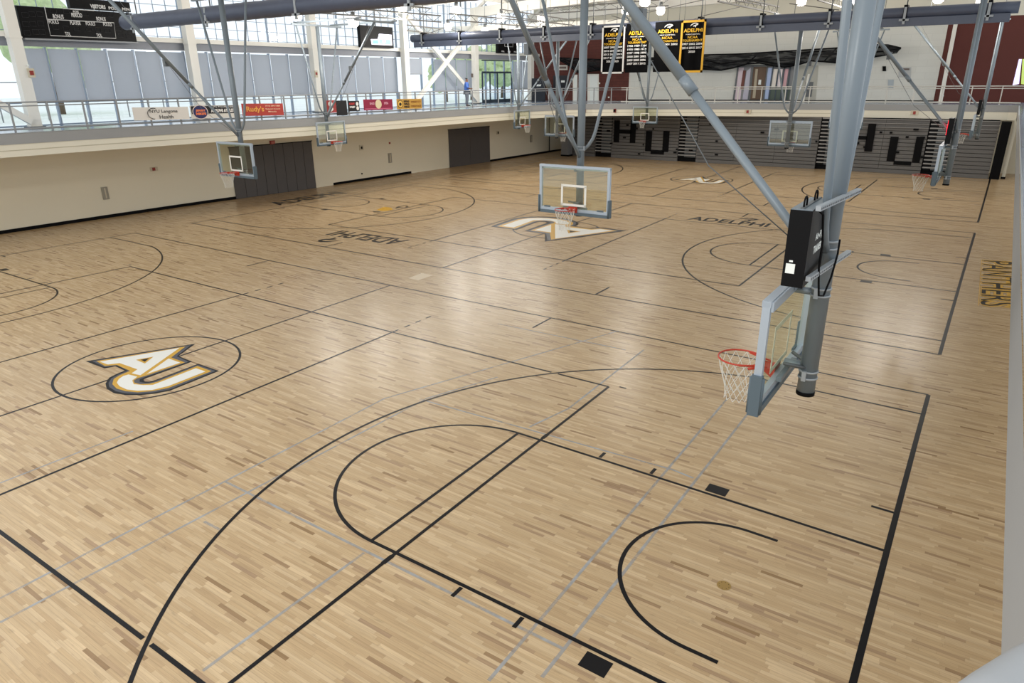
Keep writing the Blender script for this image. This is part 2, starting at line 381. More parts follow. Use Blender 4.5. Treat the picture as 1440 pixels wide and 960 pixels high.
def bboard(Y0, Y1, n=6):
    for i in range(n):
        y0 = Y0+(Y1-Y0)*i/n; y1 = Y0+(Y1-Y0)*(i+1)/n
        bm_.beam((wx(y0)+.02, y0, .07), (wx(y1)+.02, y1, .07), .03, .14, BLACK)
bboard(-10, onwall(578, 243).y, 8); bboard(onwall(669, 229).y, 47, 4)
bm_.beam((-31.3, 47.1, .07), (-26, 47.1, .07), .03, .14, BLACK)
struct(bm_.build('baseboard_left'))
# dark wall panels
for (u0, u1, n, gl_) in ((326, 438.5, 8, 'charcoal vertical-board doors in the cream wall behind the left hoop'), (630.5, 687.5, 2, 'pair of plain charcoal doors in the cream wall farther back')):
    a = onwall(u0+3, 240 if u0 < 400 else 210); b = onwall(u1, 230 if u0 < 400 else 205)
    y0 = {326: 15.35, 630.5: onwall(631, 215).y}[u0]; y1 = {326: 20.38, 630.5: onwall(688, 210).y}[u0]
    top = 2.62 if n == 8 else 2.55; t = empty('wall_doors', (wx((y0+y1)/2)+.05, (y0+y1)/2, 0)); tag(t, gl_, 'door')
    for i in range(n):
        ya = y0+(y1-y0)*i/n; yb = y0+(y1-y0)*(i+1)/n; mb = MB()
        mb.beam((wx(ya)+.05-t.location.x, ya+.012-t.location.y, top/2+.01), (wx(yb)+.05-t.location.x, yb-.012-t.location.y, top/2+.01), .05, top, PANEL, )
        mb.build('door_panel', t)
    mb = MB(); mb.beam((wx(y0)+.05-t.location.x, y0-.04-t.location.y, top+.03), (wx(y1)+.05-t.location.x, y1+.04-t.location.y, top+.03), .06, .04, BLACK); mb.build('door_head', t)

EDGE = [(-29.6, -12), (-29.45, 3.9), (-29.3, 6.1), (-29.05, 8.4), (-28.6, 11.8), (-28.0, 15), (-27.55, 19), (-27.4, 23), (-27.2, 27.2), (-26.85, 31), (-26.4, 34.6), (-25.5, 37.6), (-24.2, 39.0), (-22.5, 40.0), (-20.3, 40.9),
        (-16.8, 42.2), (-13.3, 43.1), (-8.9, 43.9), (-5, 44.3), (-2, 44.4), (.3, 44.3), (.72, 44.05), (.74, 43.5)]
REDGE = [(.74, 43.5), (.68, 25), (.64, 8), (.62, 0), (.61, -12)]
PATH = EDGE+REDGE[1:]
BW = [(-33.3, 45.5), (5, 50.9)]
dk = MB(); OUT = [(5, -12), (5, 51.3), (-33.3, 45.9), (-33.3, -12)]
dk.flat(PATH+OUT, DECK, ZD)
dk.flat(EDGE[:-2]+[(1.7, 44.2), (1.7, -12)]+OUT, CREAM2, 3.36)
struct(dk.build('running_track_deck'))
fa = MB()
def ribbon(mb, path, z0, z1, m, off=0):
    P = [Vector(p) for p in path]; vs = []
    for i, p in enumerate(P):
        t = (P[min(i+1, len(P)-1)]-P[max(i-1, 0)]).normalized(); n = Vector((t.y, -t.x))
        q = p+n*off; vs += [(q.x, q.y, z0), (q.x, q.y, z1)]
    mb.add(vs, [(2*i, 2*i+2, 2*i+3, 2*i+1) for i in range(len(P)-1)], m)
ribbon(fa, PATH, 3.78, ZD, FASC, .02); ribbon(fa, EDGE, 3.34, 3.78, CREAM2, 0)
ribbon(fa, [(1.7, 43.6), (1.7, -12)], 3.34, 3.78, CREAM2, 0)
ribbon(fa, EDGE[:18], 3.55, 3.58, mat('fascia_painted_shade_line', 'B3AC97', .8), .004)  # shade line along the cream band, painted as a thin darker strip
struct(fa.build('trim_1'))
lipm = MB(); lipm.tube([(x+(.02 if i < len(EDGE)-2 else 0), y, ZD+.012) for i, (x, y) in enumerate(PATH)], .014, GALV, 6); struct(lipm.build('trim_2'))

# ------------------------------------------------------------------ guard railings
def resample(path, step, start=0):
    P = [Vector(p) for p in path]; out = []; d = start
    acc = 0
    for a, b in zip(P, P[1:]):
        L = (b-a).length
        while d <= acc+L: out.append(a+(b-a)*((d-acc)/L)); d += step
        acc += L
    return out
def railing(path, step, label, start=.1, off=-.07, RAILM=RAILM, k=1):
    P = [Vector(p) for p in path]; Q = []
    for i, p in enumerate(P):
        t = (P[min(i+1, len(P)-1)]-P[max(i-1, 0)]).normalized(); Q.append(p+Vector((t.y, -t.x))*off)
    t = empty('guard_railing', (Q[0].x, Q[0].y, ZD)); tag(t, label, 'railing'); o = Vector((Q[0].x, Q[0].y, ZD))
    for z, r, nm in ((1.06, .026, 'top_rail'), (.93, .02, 'upper_rail'), (.14, .035, 'bottom_rail')):
        mb = MB(); mb.tube([Vector((q.x, q.y, ZD+z))-o for q in Q], r*k, RAILM, 6); mb.build(nm, t)
    for q in resample(Q, step, start):
        mb = MB(); mb.box((q.x-o.x, q.y-o.y, .53), (.055, .055, 1.06), RAILM); mb.build('post', t)
    return t
railing([(-29.55, -1)]+EDGE[1:14], 1.225, 'grey metal guard railing along the left running track in front of the windows', .55)
railing(EDGE[13:20]+[(.3, 44.3), (.72, 44.05)], 1.5, 'grey metal guard railing along the back running track above the bleachers', .4, RAILM=mat('pale_rail_paint', 'C2C1BC', .5), k=1.25)
railing([(1.0, 43.8), (.98, 20), (.95, -6)], 1.5, 'grey metal guard railing of the right running track at the frame edge', .2, 0)
hr = MB(); hr.tube([un(u, v, 2, 5.2) for u, v in ((1340, 1040), (1403, 990), (1460, 952), (1530, 915))], .034, RAILM, 16)
tag(hr.build('handrail'), 'blurred grey handrail in the bottom right corner closest to the viewer', 'handrail')

# ------------------------------------------------------------------ glazed left wall
WX = -33.25
WTOP = 7.24
mwin = MB(); y = 6.5-1.235*12; ys = []
while y < 45.6: ys.append(y); y += 1.235
MULL = mat('mullion_aluminium', '8E9DB0', .4, .2)
win = struct(empty('window_1', (WX, 20, ZD)))
def wpart(mb, nm): o = mb.build(nm, win); o.location = (-WX, -20, -ZD); return o
for yy in ys: 
    mb = MB(); mb.box((WX, yy, (ZD+WTOP)/2), (.14, .07, WTOP-ZD), MULL); mwin.v += []; wpart(mb, 'mullion')
mb = MB()
for z in (ZD+.05, ZD+.95): mb.box((WX, 16, z), (.09, 60, .06), MULL)
wpart(mb, 'transom')
mb = MB(); mb.add([(WX-.03, -12, ZD), (WX-.03, 45.8, ZD), (WX-.03, 45.8, WTOP), (WX-.03, -12, WTOP)], [(0, 1, 2, 3)], WGLASS); wpart(mb, 'pane')
# roller shades
SHADE = bpy.data.materials.new('grey_blue_shade_cloth'); SHADE.use_nodes = True; nt = SHADE.node_tree
b_ = nt.nodes['Principled BSDF']; b_.inputs['Base Color'].default_value = hx('C6CAD1'); b_.inputs['Roughness'].default_value = .9
tr = nt.nodes.new('ShaderNodeBsdfTranslucent'); tr.inputs[0].default_value = hx('D9DBDF'); mxs = nt.nodes.new('ShaderNodeMixShader'); mxs.inputs[0].default_value = .6
nt.links.new(b_.outputs[0], mxs.inputs[1]); nt.links.new(tr.outputs[0], mxs.inputs[2]); nt.links.new(mxs.outputs[0], nt.nodes['Material Output'].inputs[0])
doorY = (onplane(677, 120, (WX, 0, 0), Vector((1, 0, 0))).y, onplane(718, 120, (WX, 0, 0), Vector((1, 0, 0))).y)
n_sh = 0
for a, b in zip(ys, ys[1:]):
    m_ = (a+b)/2
    if m_ < 6 or (doorY[0]-.3 < m_ < doorY[1]+.3): continue
    z0 = 5.09
    if 29.3 < m_ < 32.8:
        if 30.4 < m_ < 31.6: z0 = 6.2
        else: continue
    n_sh += 1; t = empty('roller_shade', (WX+.09, m_, z0)); w_ = b-a-.1
    place = 'partly raised grey-blue roller shade between the crossed braces' if z0 > 6 else 'lowered grey-blue roller shade in the long glazed wall'
    tag(t, place, 'window shade', None if z0 > 6 else 'lowered roller shades along the glazed wall')
    mb = MB(); mb.box((0, 0, (WTOP-.06-z0)/2), (.006, w_, WTOP-.06-z0), SHADE); mb.build('shade_cloth', t)
    mb = MB(); mb.box((0, 0, .02), (.03, w_, .04), RAILM); mb.build('hem_bar', t)
# beam between storeys, sill, clerestory
mb = MB(); mb.box((WX+.15, 16, 7.42), (.3, 60, .32), mat('grey_spandrel_paint', '8F9299', .6, noise=.02)); struct(mb.build('trim_3'))
mb = MB(); mb.box((WX+.25, 16, 7.68), (.5, 60, .2), WHITE); struct(mb.build('trim_4'))
win2 = struct(empty('window_2', (WX, 20, 7.8)))
mb = MB(); k = 0
for yy in [6.5-1.235*12+.62*i for i in range(96)]:
    if yy > 45.8: break
    big = k % 4 == 0; k += 1
    mb.box((WX+.02, yy, 9.4), (.1 if big else .04, .07 if big else .022, 3.3), MULL)
for z in (7.85, 8.3, 8.75, 9.2, 9.65, 10.1, 10.6): mb.box((WX+.02, 16.5, z), (.04, 60, .025), MULL)
o = mb.build('window_grid', win2); o.location = (-WX, -20, -7.8)
mb = MB(); mb.add([(WX-.03, -12, 7.78), (WX-.03, 45.8, 7.78), (WX-.03, 45.8, 11), (WX-.03, -12, 11)], [(0, 1, 2, 3)], WGLASS); o = mb.build('pane', win2); o.location = (-WX, -20, -7.8)
# columns
COLY = [-1.1, 6.4, 13.9, 21.4, 28.9, 36.4, 43.9]
for i, yy in enumerate(COLY):
    if i == 0: continue
    mb = MB(); x = -32.55
    mb.box((x, yy, (ZD+10.6)/2), (.36, .42, 10.6-ZD), WHITE)
    mb.box((x, yy, ZD+.03), (.55, .6, .06), STEELD); mb.box((x, yy, 7.55), (.4, .46, .05), WHITE)
    o = mb.build('steel_column'); tag(o, ['white steel column out of frame at far left', 'white steel column left of the scoreboard with a red pull box', 'white steel column right of the scoreboard', 'white steel column left of the television', 'white steel column right of the television', 'white steel column behind the person in blue', 'white steel column nearest the brick back wall'][i], 'column')
def brace(a, b, label):
    mb = MB(); mb.beam(a, b, .2, .24, WHITE); tag(mb.build('diagonal_brace'), label, 'brace')
brace((-32.3, 29.1, 9.6), (-32.3, 36.2, ZD+.25), 'white diagonal brace descending to the person in blue')
brace((-32.15, 36.2, 9.6), (-32.15, 29.1, ZD+.25), 'white diagonal brace descending away from the person in blue')
brace((-32.3, -.9, 9.6), (-32.3, 6.2, ZD+.25), 'white diagonal brace ending low at the leftmost column')
# glazed double doors in the window wall
DY0, DY1 = doorY; t = empty('glazed_doors', (WX+.1, (DY0+DY1)/2, ZD)); tag(t, 'dark-framed glazed exit doors with transom right of the person in blue', 'door')
DF = mat('dark_door_frame', '3F4A55', .4, .3); hw = (DY1-DY0)/2
fr = MB()
for q in (-hw, -hw/2, 0, hw/2, hw): fr.box((0, q, 1.1), (.08, .09, 2.2), DF)
fr.box((0, 0, 2.2), (.1, 2*hw, .14), DF); fr.box((0, 0, .12), (.08, 2*hw, .24), DF); fr.box((0, 0, 3.05), (.08, 2*hw, .08), DF); fr.build('door_frame', t)
for q in (-.75, -.25, .25, .75):
    g = MB(); g.box((0, q*hw, 1.2), (.02, hw/2-.1, 1.95), WGLASS); d = g.build('door_leaf', t)
    h = MB(); h.tube([(.08, q*hw, .9), (.08, q*hw, 1.2)], .015, GALV, 6); h.build('pull_handle', d)

# ------------------------------------------------------------------ outside the glass
gr = MB(); gr.add([(-33.5, -80, 3.3), (-33.5, 120, 3.3), (-160, 120, 3.3), (-160, -80, 3.3)], [(0, 1, 2, 3)], mat('pale_turf', 'E6ECEA', .9, noise=.15, scale=.2)); struct(gr.build('ground_outside'))
gr = MB(); gr.add([(-33.5, -80, 3.31), (-33.5, 120, 3.31), (-39, 120, 3.31), (-39, -80, 3.31)], [(3, 2, 1, 0)], mat('pale_concrete', 'EDEFF0', .9)); struct(gr.build('path_outside'))
LEAF = mat('tree_leaves', 'BBCB9C', .8, noise=.4, scale=2.5); BARK = mat('tree_bark', '6B5A48', .9)
def tree(x, y, h, r, label):
    t = empty('tree', (x, y, 3.3)); tag(t, label, 'tree', 'trees beyond the glazed wall')
    mb = MB(); mb.tube([(0, 0, 0), (.1, 0, h*.5), (0, .1, h*.8)], [.25, .18, .08], BARK, 8); mb.build('trunk', t)
    bmx = bmesh.new(); 
    for k in range(14):
        a = random.uniform(0, 2*PI); rr = random.uniform(0, r*.7); zz = h*random.uniform(.45, .95); s_ = random.uniform(.35, .6)*r
        bmesh.ops.create_icosphere(bmx, subdivisions=3, radius=s_, matrix=Matrix.Translation((rr*math.cos(a), rr*math.sin(a), zz)))
    for v in bmx.verts: v.co += Vector([random.uniform(-.13, .13) for _ in range(3)])*r*.5
    me = bpy.data.meshes.new('crown'); bmx.to_mesh(me); bmx.free(); me.materials.append(LEAF); o = bpy.data.objects.new('crown', me); C.objects.link(o); o.parent = t
for i, (x, y, h, r) in enumerate([(-66, 13, 9, 3.6), (-69, 24, 10, 4), (-74, 3, 10, 4), (-60, 72, 5.5, 2.5), (-58, 64, 5, 2.2), (-62, 82, 6, 3)]):
    tree(x, y, h, r, ['leafy green tree beyond the playing field left of the scoreboard column', 'green tree seen through the door panes at the back left'][i > 2])
mb = MB(); mb.box((-58, 10, 4.6), (.2, 60, .12), mat('tan_rail', 'D8B98C', .8))
for k in range(20): mb.tube([(-58, -18+3*k, 3.3), (-58, -18+3*k, 6.0)], .05, RAILM, 6)
for z in (5.95,): mb.tube([(-58, -18, z), (-58, 40, z)], .04, RAILM, 6)
tag(mb.build('field_fence'), 'pale field fence outside the leftmost windows', 'fence')

# ------------------------------------------------------------------ upper back wall
bn = Vector((5.4, -38.3, 0)).normalized()
def onback(u, v, off=0): return onplane(u, v, Vector((-33.3, 45.5, 0))+bn*off, bn)
def bx_(X): return 45.5+(X+33.3)*5.4/38.3
X1 = onback(884, 125).x; X2 = onback(1313, 140).x
def wallseg(x0, x1, z0, z1, m, nm):
    mb = MB(); a = Vector((x0, bx_(x0), 0)); b = Vector((x1, bx_(x1), 0)); d = -bn*.3
    mb.prism([(a.x, a.y, z0), (b.x, b.y, z0), (b.x, b.y, z1), (a.x, a.y, z1)], d, m); return struct(mb.build(nm))
wallseg(-33.3, X1, ZD, 8.9, BRICK, 'wall_back')
wallseg(X2, 5, ZD, 9.3, mat('dark_red_wall', '5B2A22', .8, noise=.05), 'wall_back')
wallseg(X1, X2, ZD, 9.0, WBLOCK, 'wall_back')
wallseg(-33.3, X1, 8.9, 11.6, CREAM2, 'wall_back_upper'); wallseg(X1, X2, 9.0, 11.6, CREAM2, 'wall_back_upper'); wallseg(X2, 5, 9.3, 11.6, CREAM2, 'wall_back_upper')
mb = MB(); mb.beam((X1, bx_(X1)-.03, ZD+.05), (X2, bx_(X2)-.03, ZD+.05), .03, .1, BLACK); struct(mb.build('baseboard_back'))
def quad_on(mb, L, m, off=.03, th=.03):     # L: four corners in image pixels, cast onto the back wall
    mb.prism([onback(u, v, off) for u, v in L], -bn*th, m)
def bsimple(nm, label, cat, parts):
    c_ = onback(*parts[0][0][0], .02); t = empty(nm, c_); tag(t, label, cat)
    for L, m, off, pn in parts:
        mb = MB(); mb.prism([onback(u, v, off)-c_ for u, v in L], -bn*.03, m); mb.build(pn, t)
    return t
def R4(u0, v0, u1, v1, sl=0): return [(u0, v0), (u1, v0), (u1-sl, v1), (u0-sl, v1)]
WD = mat('white_door_paint', 'E6EAE6', .5)
WG = mat('greenish_door_edge', 'B7BFA8', .6)
bsimple('wall_doorway', 'tall white door in the brick wall right of the middle hoop mast', 'door', [(R4(826, 104, 842, 144.5), WHITE, .05, 'door_frame'), (R4(829.5, 106, 840.5, 144), WD, .09, 'door_leaf')])
bsimple('wall_doorway', 'narrow white door edge in the brick wall left of the middle hoop mast', 'door', [(R4(805.5, 105, 812, 144.5), WHITE, .05, 'door_frame'), (R4(807, 106.5, 811, 144), WD, .09, 'door_leaf')])
SG = mat('sign_board_pale', 'C9C4BA', .6)
bsimple('wall_sign', 'pale sign on the brick wall behind the second mast', 'sign', [(R4(779, 91.5, 798, 98.5), SG, .06, 'board'), (R4(783, 93.5, 796, 96.5), TAUPE, .1, 'sign_text')])
bsimple('wall_tv', 'dark screen with a white mark on the brick wall left of the white door edge', 'screen', [(R4(778, 106, 800, 127), mat('dark_screen', '25262C', .3), .12, 'screen_panel'), (R4(789, 113, 794, 116), WD, .16, 'mark')])
bsimple('wall_notice', 'grey printed notice high on the white wall right of the large mast', 'notice', [(R4(1264, 94.5, 1281.5, 108.5, .6), mat('notice_grey', 'B9BAB8', .6), .05, 'board'), (R4(1266, 96, 1279, 98.5, .1), TAUPE, .09, 'sign_text')])
bsimple('wall_box', 'small grey panel on the white wall above the back railing', 'panel', [(R4(1249, 112, 1257, 125, .8), mat('pale_panel', 'A9B1B6', .6), .05, 'panel_face')])
bsimple('wall_camera', 'small dark camera box on the white wall', 'camera', [(R4(1241, 93, 1246, 100), BLACK, .1, 'housing')])
for (u, v, q) in ((855, 135.8, 'left of the white wall'), (841.8, 116, 'beside the white door'), (816.5, 116.4, 'right of the white door edge'), (1325.5, 133.5, 'on the right dark red wall')):
    bsimple('wall_outlet', 'tiny white outlet '+q, 'outlet', [(R4(u, v, u+2, v+2), WD, .03, 'cover')])
# glazed alcove
al = empty('glazed_entry', onback(1035, 143)); tag(al, 'recessed glazed entrance with open brown door in the white back wall', 'door'); o_ = al.location.copy()
def alp(L, m, off, nm):
    mb = MB(); mb.prism([onback(u, v, off)-o_ for u, v in L], -bn*.04, m); mb.build(nm, al)
ALG = mat('alcove_grey', '8A8B8C', .6)
alp([(1038, 92), (1118, 92), (1110, 143), (1030, 143)], ALG, .02, 'recess_wall')
alp([(1039, 95), (1046, 95), (1041, 140), (1033, 140)], mat('pinkish_glass', 'D7C4CC', .3), .05, 'side_glass')
alp([(1045, 99), (1049, 99), (1045, 126), (1041, 126)], mat('door_maroon', '6E3A30', .6), .08, 'door_edge')
alp([(1050, 100), (1056, 95), (1052, 140), (1044, 140)], mat('lavender_glass', 'B9B6C4', .3), .07, 'side_glass')
alp([(1060, 94), (1078, 94), (1073, 140), (1055, 140)], mat('door_brown', '5E4632', .5), .07, 'door_leaf')
alp([(1062.5, 97), (1066, 97), (1062, 138), (1058, 138)], mat('door_pale_edge', 'AFA38C', .5), .1, 'door_edge')
alp([(1067, 112), (1070.5, 112), (1070, 119), (1066, 119)], WD, .12, 'paper_notice')
alp([(1080, 95), (1086, 95), (1080, 139), (1075, 139)], mat('sky_glass', 'A9BBE0', .3), .1, 'side_glass')
for (a, b, m) in ((1088, 1094, mat('bright_view', 'EFE6DC', .4)), (1096, 1101, mat('bright_view2', 'F0E2E4', .4)), (1104, 1109, mat('pink_view', 'D9A9B0', .4))):
    alp([(a, 97), (b, 97), (b-4, 122), (a-4, 122)], m, .08, 'window_pane')
alp([(1084, 124), (1112, 124), (1109, 140), (1081, 140)], mat('dark_green_view', '4C5A50', .5), .08, 'lower_glass')
for a in (1037, 1058, 1079, 1087, 1095, 1103, 1111): alp([(a, 92), (a+1.6, 92), (a-5.4, 142), (a-7, 142)], DF if a > 1080 else STEELD, .14, 'frame_post')
alp([(1036, 91.5), (1119, 91.5), (1119, 93.2), (1036, 93.2)], STEELD, .14, 'frame_head')
bsimple('wall_doorway', 'pale door with a dark louvre right of the glazed entrance', 'door', [([(1123, 92), (1151, 92), (1147, 142), (1117, 142)], mat('pale_taupe_door', 'B3B1A6', .6), .03, 'door_leaf'), ([(1133, 115), (1144, 115), (1141, 136), (1129, 136)], STEELD, .07, 'louvre'), ([(1136, 104), (1139, 104), (1131, 142), (1128, 142)], WHITE, .16, 'door_edge')])
# bright side window at far right
mb = MB(); 
for L, m in ((((1433, 83), (1437, 83), (1433, 118), (1424, 120)), mat('lavender_window_view', 'D9D2FF', .4, emit=.9)), (((1438, 83), (1448, 83), (1446, 120), (1436, 118)), mat('lime_window_view', 'B8CE6A', .4, emit=.6))): mb.prism([onback(u, v, .04) for u, v in L], -bn*.04, m)
struct(mb.build('window_3'))
# slim white columns in front of the back wall
def vpost(u0, v0, u1, v1, off, wd, m, nm, label, cat='column'):
    a = onback(u0, v0, off); b = onback(u1, v1, off); mb = MB(); zt = a.z
    mb.box((b.x, b.y, (ZD+zt)/2), (wd, wd, zt-ZD), m); mb.box((b.x, b.y, ZD+.03), (wd*1.6, wd*1.6, .06), m); tag(mb.build(nm), label, cat)
vpost(1342, 18, 1322, 145, .8, .22, WHITE, 'slim_column', 'slim cream column beside the dark red wall at the back right')
# black standing banners at the left corner
def standee(u0, v0, u1, v1, label, depth=43.0):
    a = un(u0, v1, 1, depth); b = un(u1, v0, 1, depth); t = empty('black_display_board', ((a.x+b.x)/2, depth, ZD)); tag(t, label, 'display board')
    mb = MB(); mb.box((0, 0, (b.z-ZD)/2), (abs(b.x-a.x), .06, b.z-ZD), mat('board_black', '1F222B', .5)); mb.build('board', t)
    mb = MB(); mb.prism([(-.18, -.05, (b.z-ZD)*.66), (.22, -.05, (b.z-ZD)*.66), (.28, -.05, (b.z-ZD)*.74), (-.1, -.05, (b.z-ZD)*.74)], (0, .01, 0), WD); mb.build('mark', t)
standee(748, 110, 767, 143, 'black display board with a white mark in the back left corner', 43)
# bundled black net hung in front of the back wall
def netpiece(top, bot, label, off=1.2):
    m = bpy.data.materials.get('black_netting')
    if not m:
        m = bpy.data.materials.new('black_netting'); m.use_nodes = True; nt = m.node_tree; N = nt.nodes
        tb = N.new('ShaderNodeBsdfTransparent'); mx = N.new('ShaderNodeMixShader'); tc = N.new('ShaderNodeTexCoord'); wv = N.new('ShaderNodeTexNoise'); mp = N.new('ShaderNodeMapping')
        mp.inputs['Scale'].default_value = (.6, .6, 3.5); mp.inputs['Rotation'].default_value = (0, .35, 0)
        wv.inputs['Scale'].default_value = 1.6; wv.inputs['Detail'].default_value = 3; cr = N.new('ShaderNodeMapRange'); cr.inputs[1].default_value = .4; cr.inputs[2].default_value = .55; cr.inputs[3].default_value = .8; cr.inputs[4].default_value = 1
        nt.links.new(tc.outputs['Object'], mp.inputs[0]); nt.links.new(mp.outputs[0], wv.inputs['Vector']); nt.links.new(wv.outputs['Fac'], cr.inputs[0]); nt.links.new(cr.outputs[0], mx.inputs[0])
        nt.links.new(tb.outputs[0], mx.inputs[1]); nt.links.new(N['Principled BSDF'].outputs[0], mx.inputs[2]); nt.links.new(mx.outputs[0], N['Material Output'].inputs[0])
        N['Principled BSDF'].inputs['Base Color'].default_value = hx('0C0C0E'); N['Principled BSDF'].inputs['Roughness'].default_value = .9
    def lerp(L, u):
        for a, b in zip(L, L[1:]):
            if a[0] <= u <= b[0]: return a[1]+(b[1]-a[1])*(u-a[0])/(b[0]-a[0])
        return L[-1][1]
    u0, u1 = top[0][0], top[-1][0]; n = 60; rows = 5; vs = []
    for i in range(n+1):
        u = u0+(u1-u0)*i/n; vt, vb = lerp(top, u), lerp(bot, u)
        for j in range(rows+1): vs.append(onback(u, vt+(vb-vt)*j/rows, off+.35*math.sin(PI*j/rows)+.08*math.sin(i*1.3+j)))
    c_ = vs[0].copy(); fs = [(i*(rows+1)+j, (i+1)*(rows+1)+j, (i+1)*(rows+1)+j+1, i*(rows+1)+j+1) for i in range(n) for j in range(rows)]
    t = empty('hanging_net', c_); tag(t, label, 'net'); mb = MB(); mb.add([v-c_ for v in vs], fs, m, True); mb.build('net_bundle', t)
    mb = MB()
    for j in (0, 1, 3, 5): mb.tube([vs[i*(rows+1)+((j+i//9) % 6 if j in (1, 3) else j)]-c_ for i in range(0, n+1, 3)], .05, BLACK, 6)
    mb.build('net_rope', t)
netpiece([(782, 81), (800, 82), (850, 84), (905, 84)], [(782, 82), (800, 92), (812, 102), (850, 98), (905, 95)], 'black bundled netting across the brick wall behind the banners')
netpiece([(905, 82), (990, 77), (1040, 76), (1120, 71), (1185, 67), (1240, 62), (1254, 64), (1267, 67.5)], [(905, 90), (955, 96), (985, 97), (1018, 99), (1040, 93), (1060, 87), (1090, 93), (1110, 95), (1145, 84), (1170, 89), (1200, 86), (1240, 78), (1262, 75), (1267, 68)], 'long black netting gathered in swags across the white wall')

# ------------------------------------------------------------------ lower bleachers
BY = 43.75
bx0, bx1 = un(797, 215, 1, BY).x, un(1390, 247, 1, BY).x
bl = empty('folded_bleachers', ((bx0+bx1)/2, BY, 0)); tag(bl, 'grey folded bleachers with black HU letters along the back wall', 'bleachers'); bo = Vector(bl.location)
BT = 3.3; nrow = 13; rh = (BT-.28)/nrow
mb = MB(); mb.box((0, 1.2, BT/2), (bx1-bx0-.1, 2.0, BT-.02), BLACK); mb.build('frame_body', bl)
ais = [un(u, 200, 1, BY).x for u in (838, 955, 1152, 1304)]
aw = 1.35
secs = []; xs = [bx0]+[q for a in ais for q in (a-aw*.05, a+aw)]+[bx1]
for k in range(0, len(xs), 2): secs.append((xs[k], xs[k+1]))
for (x0, x1) in secs:
    mb = MB()
    for r in range(nrow):
        z = .28+rh*r; back = .012*r
        n = max(1, round((x1-x0)/2.4))
        for q in range(n):
            a = x0+(x1-x0)*q/n; b = x0+(x1-x0)*(q+1)/n
            mb.box(((a+b)/2-bo.x, .1+back, z+rh/2-.01), (b-a-.015, .2, rh-.03), BGREY)
        if r >= 10: mb.box(((x0+x1)/2-bo.x, -.06+back, z+rh-.03), (x1-x0, .1, .04), BGREY2)
    mb.box(((x0+x1)/2-bo.x, .08, .13), (x1-x0-.02, .16, .24), BGREY); mb.build('seat_section', bl)
for a in ais:
    mb = MB()
    for r in range(nrow):
        z = .28+rh*r; mb.box((a+aw/2-bo.x, .02+.012*r, z+rh-.03), (aw, .22, .075), BGREY2); mb.box((a+.2-bo.x, .14, z+rh/2), (.36, .1, rh*.8), BLACKG)
        mb.box((a+.86-bo.x, .14, z+rh/2), (.85, .1, rh*.6), STEELD)
    mb.build('aisle_steps', bl)
def onbl(u, v): return un(u, v, 1, BY-.02)
def lett(L, label):
    mb = MB()
    for (u0, v0, u1, v1) in L:
        a = onbl(u0, v0); b = onbl(u1, v0); c1, c2 = (a.x-bo.x, b.x-bo.x); b = onbl(u0, v1)
        mb.box(((c1+c2)/2, -.005, (a.z+b.z)/2), (abs(c2-c1), .03, abs(a.z-b.z)), BLACK)
    mb.build('letter', bl)['label'] = label
lett([(864, 169, 871.5, 200), (887, 169, 894.5, 201), (871, 182.5, 888, 187.5)], 'black letter H on the left half')
lett([(908.5, 184, 917, 212.5), (933, 184, 941.5, 213.5), (915, 211, 934, 216.5)], 'black letter U on the left half')
lett([(1191, 173, 1201, 211), (1221.5, 174, 1232.5, 213), (1196, 190.5, 1220, 195.5)], 'black letter H on the right half')
lett([(1252.5, 192, 1264, 226.5), (1289, 192, 1300, 228.5), (1257, 226, 1282, 231.5)], 'black letter U on the right half')
rb = MB()
for _ in range(46):
    u = random.uniform(830, 1370); v = 172+(u-830)*.02+random.uniform(0, 45); p = onbl(u, v); wdt = random.uniform(.08, .3)
    if p.z < .4 or p.z > 3: continue
    rb.box((p.x-bo.x, .0, .28+rh*(int((p.z-.28)/rh)+.5)), (wdt, .03, rh*.5), BLACK)
rb.build('finger_hole', bl)['label'] = 'small dark openings scattered over the seat fronts'
mb = MB(); a = un(1391, 247, 1, BY).x; b = un(1405, 248, 1, BY).x; mb.box(((a+b)/2-bo.x+.02, .6, 1.62), (b-a, 1.3, 3.24), BLACK); mb.build('end_panel', bl)['label'] = 'black end panel'
# posts below the track
def cpost(u, v, Y, w_, z1, m, label):
    p = un(u, v, 1, Y); mb = MB(); mb.box((p.x, Y, z1/2), (w_, w_, z1), m); mb.box((p.x, Y, .06), (w_+.06, w_+.06, .12), BLACK); tag(mb.build('support_post'), label, 'post')
cpost(797, 210, 43.2, .65, 3.34, mat('grey_post_paint', '77787A', .6), 'grey post with black foot at the left end of the bleachers')
cpost(1411.5, 246, 44.3, .17, 3.34, CREAM2, 'cream post under the track right of the bleachers')
mb = MB(); mb.tube([onwall(689.5, 212)+Vector((.03, 0, 1.5-1.0)), onwall(689.5, 212)+Vector((.03, 0, -1.0))], .02, BLACK, 6)

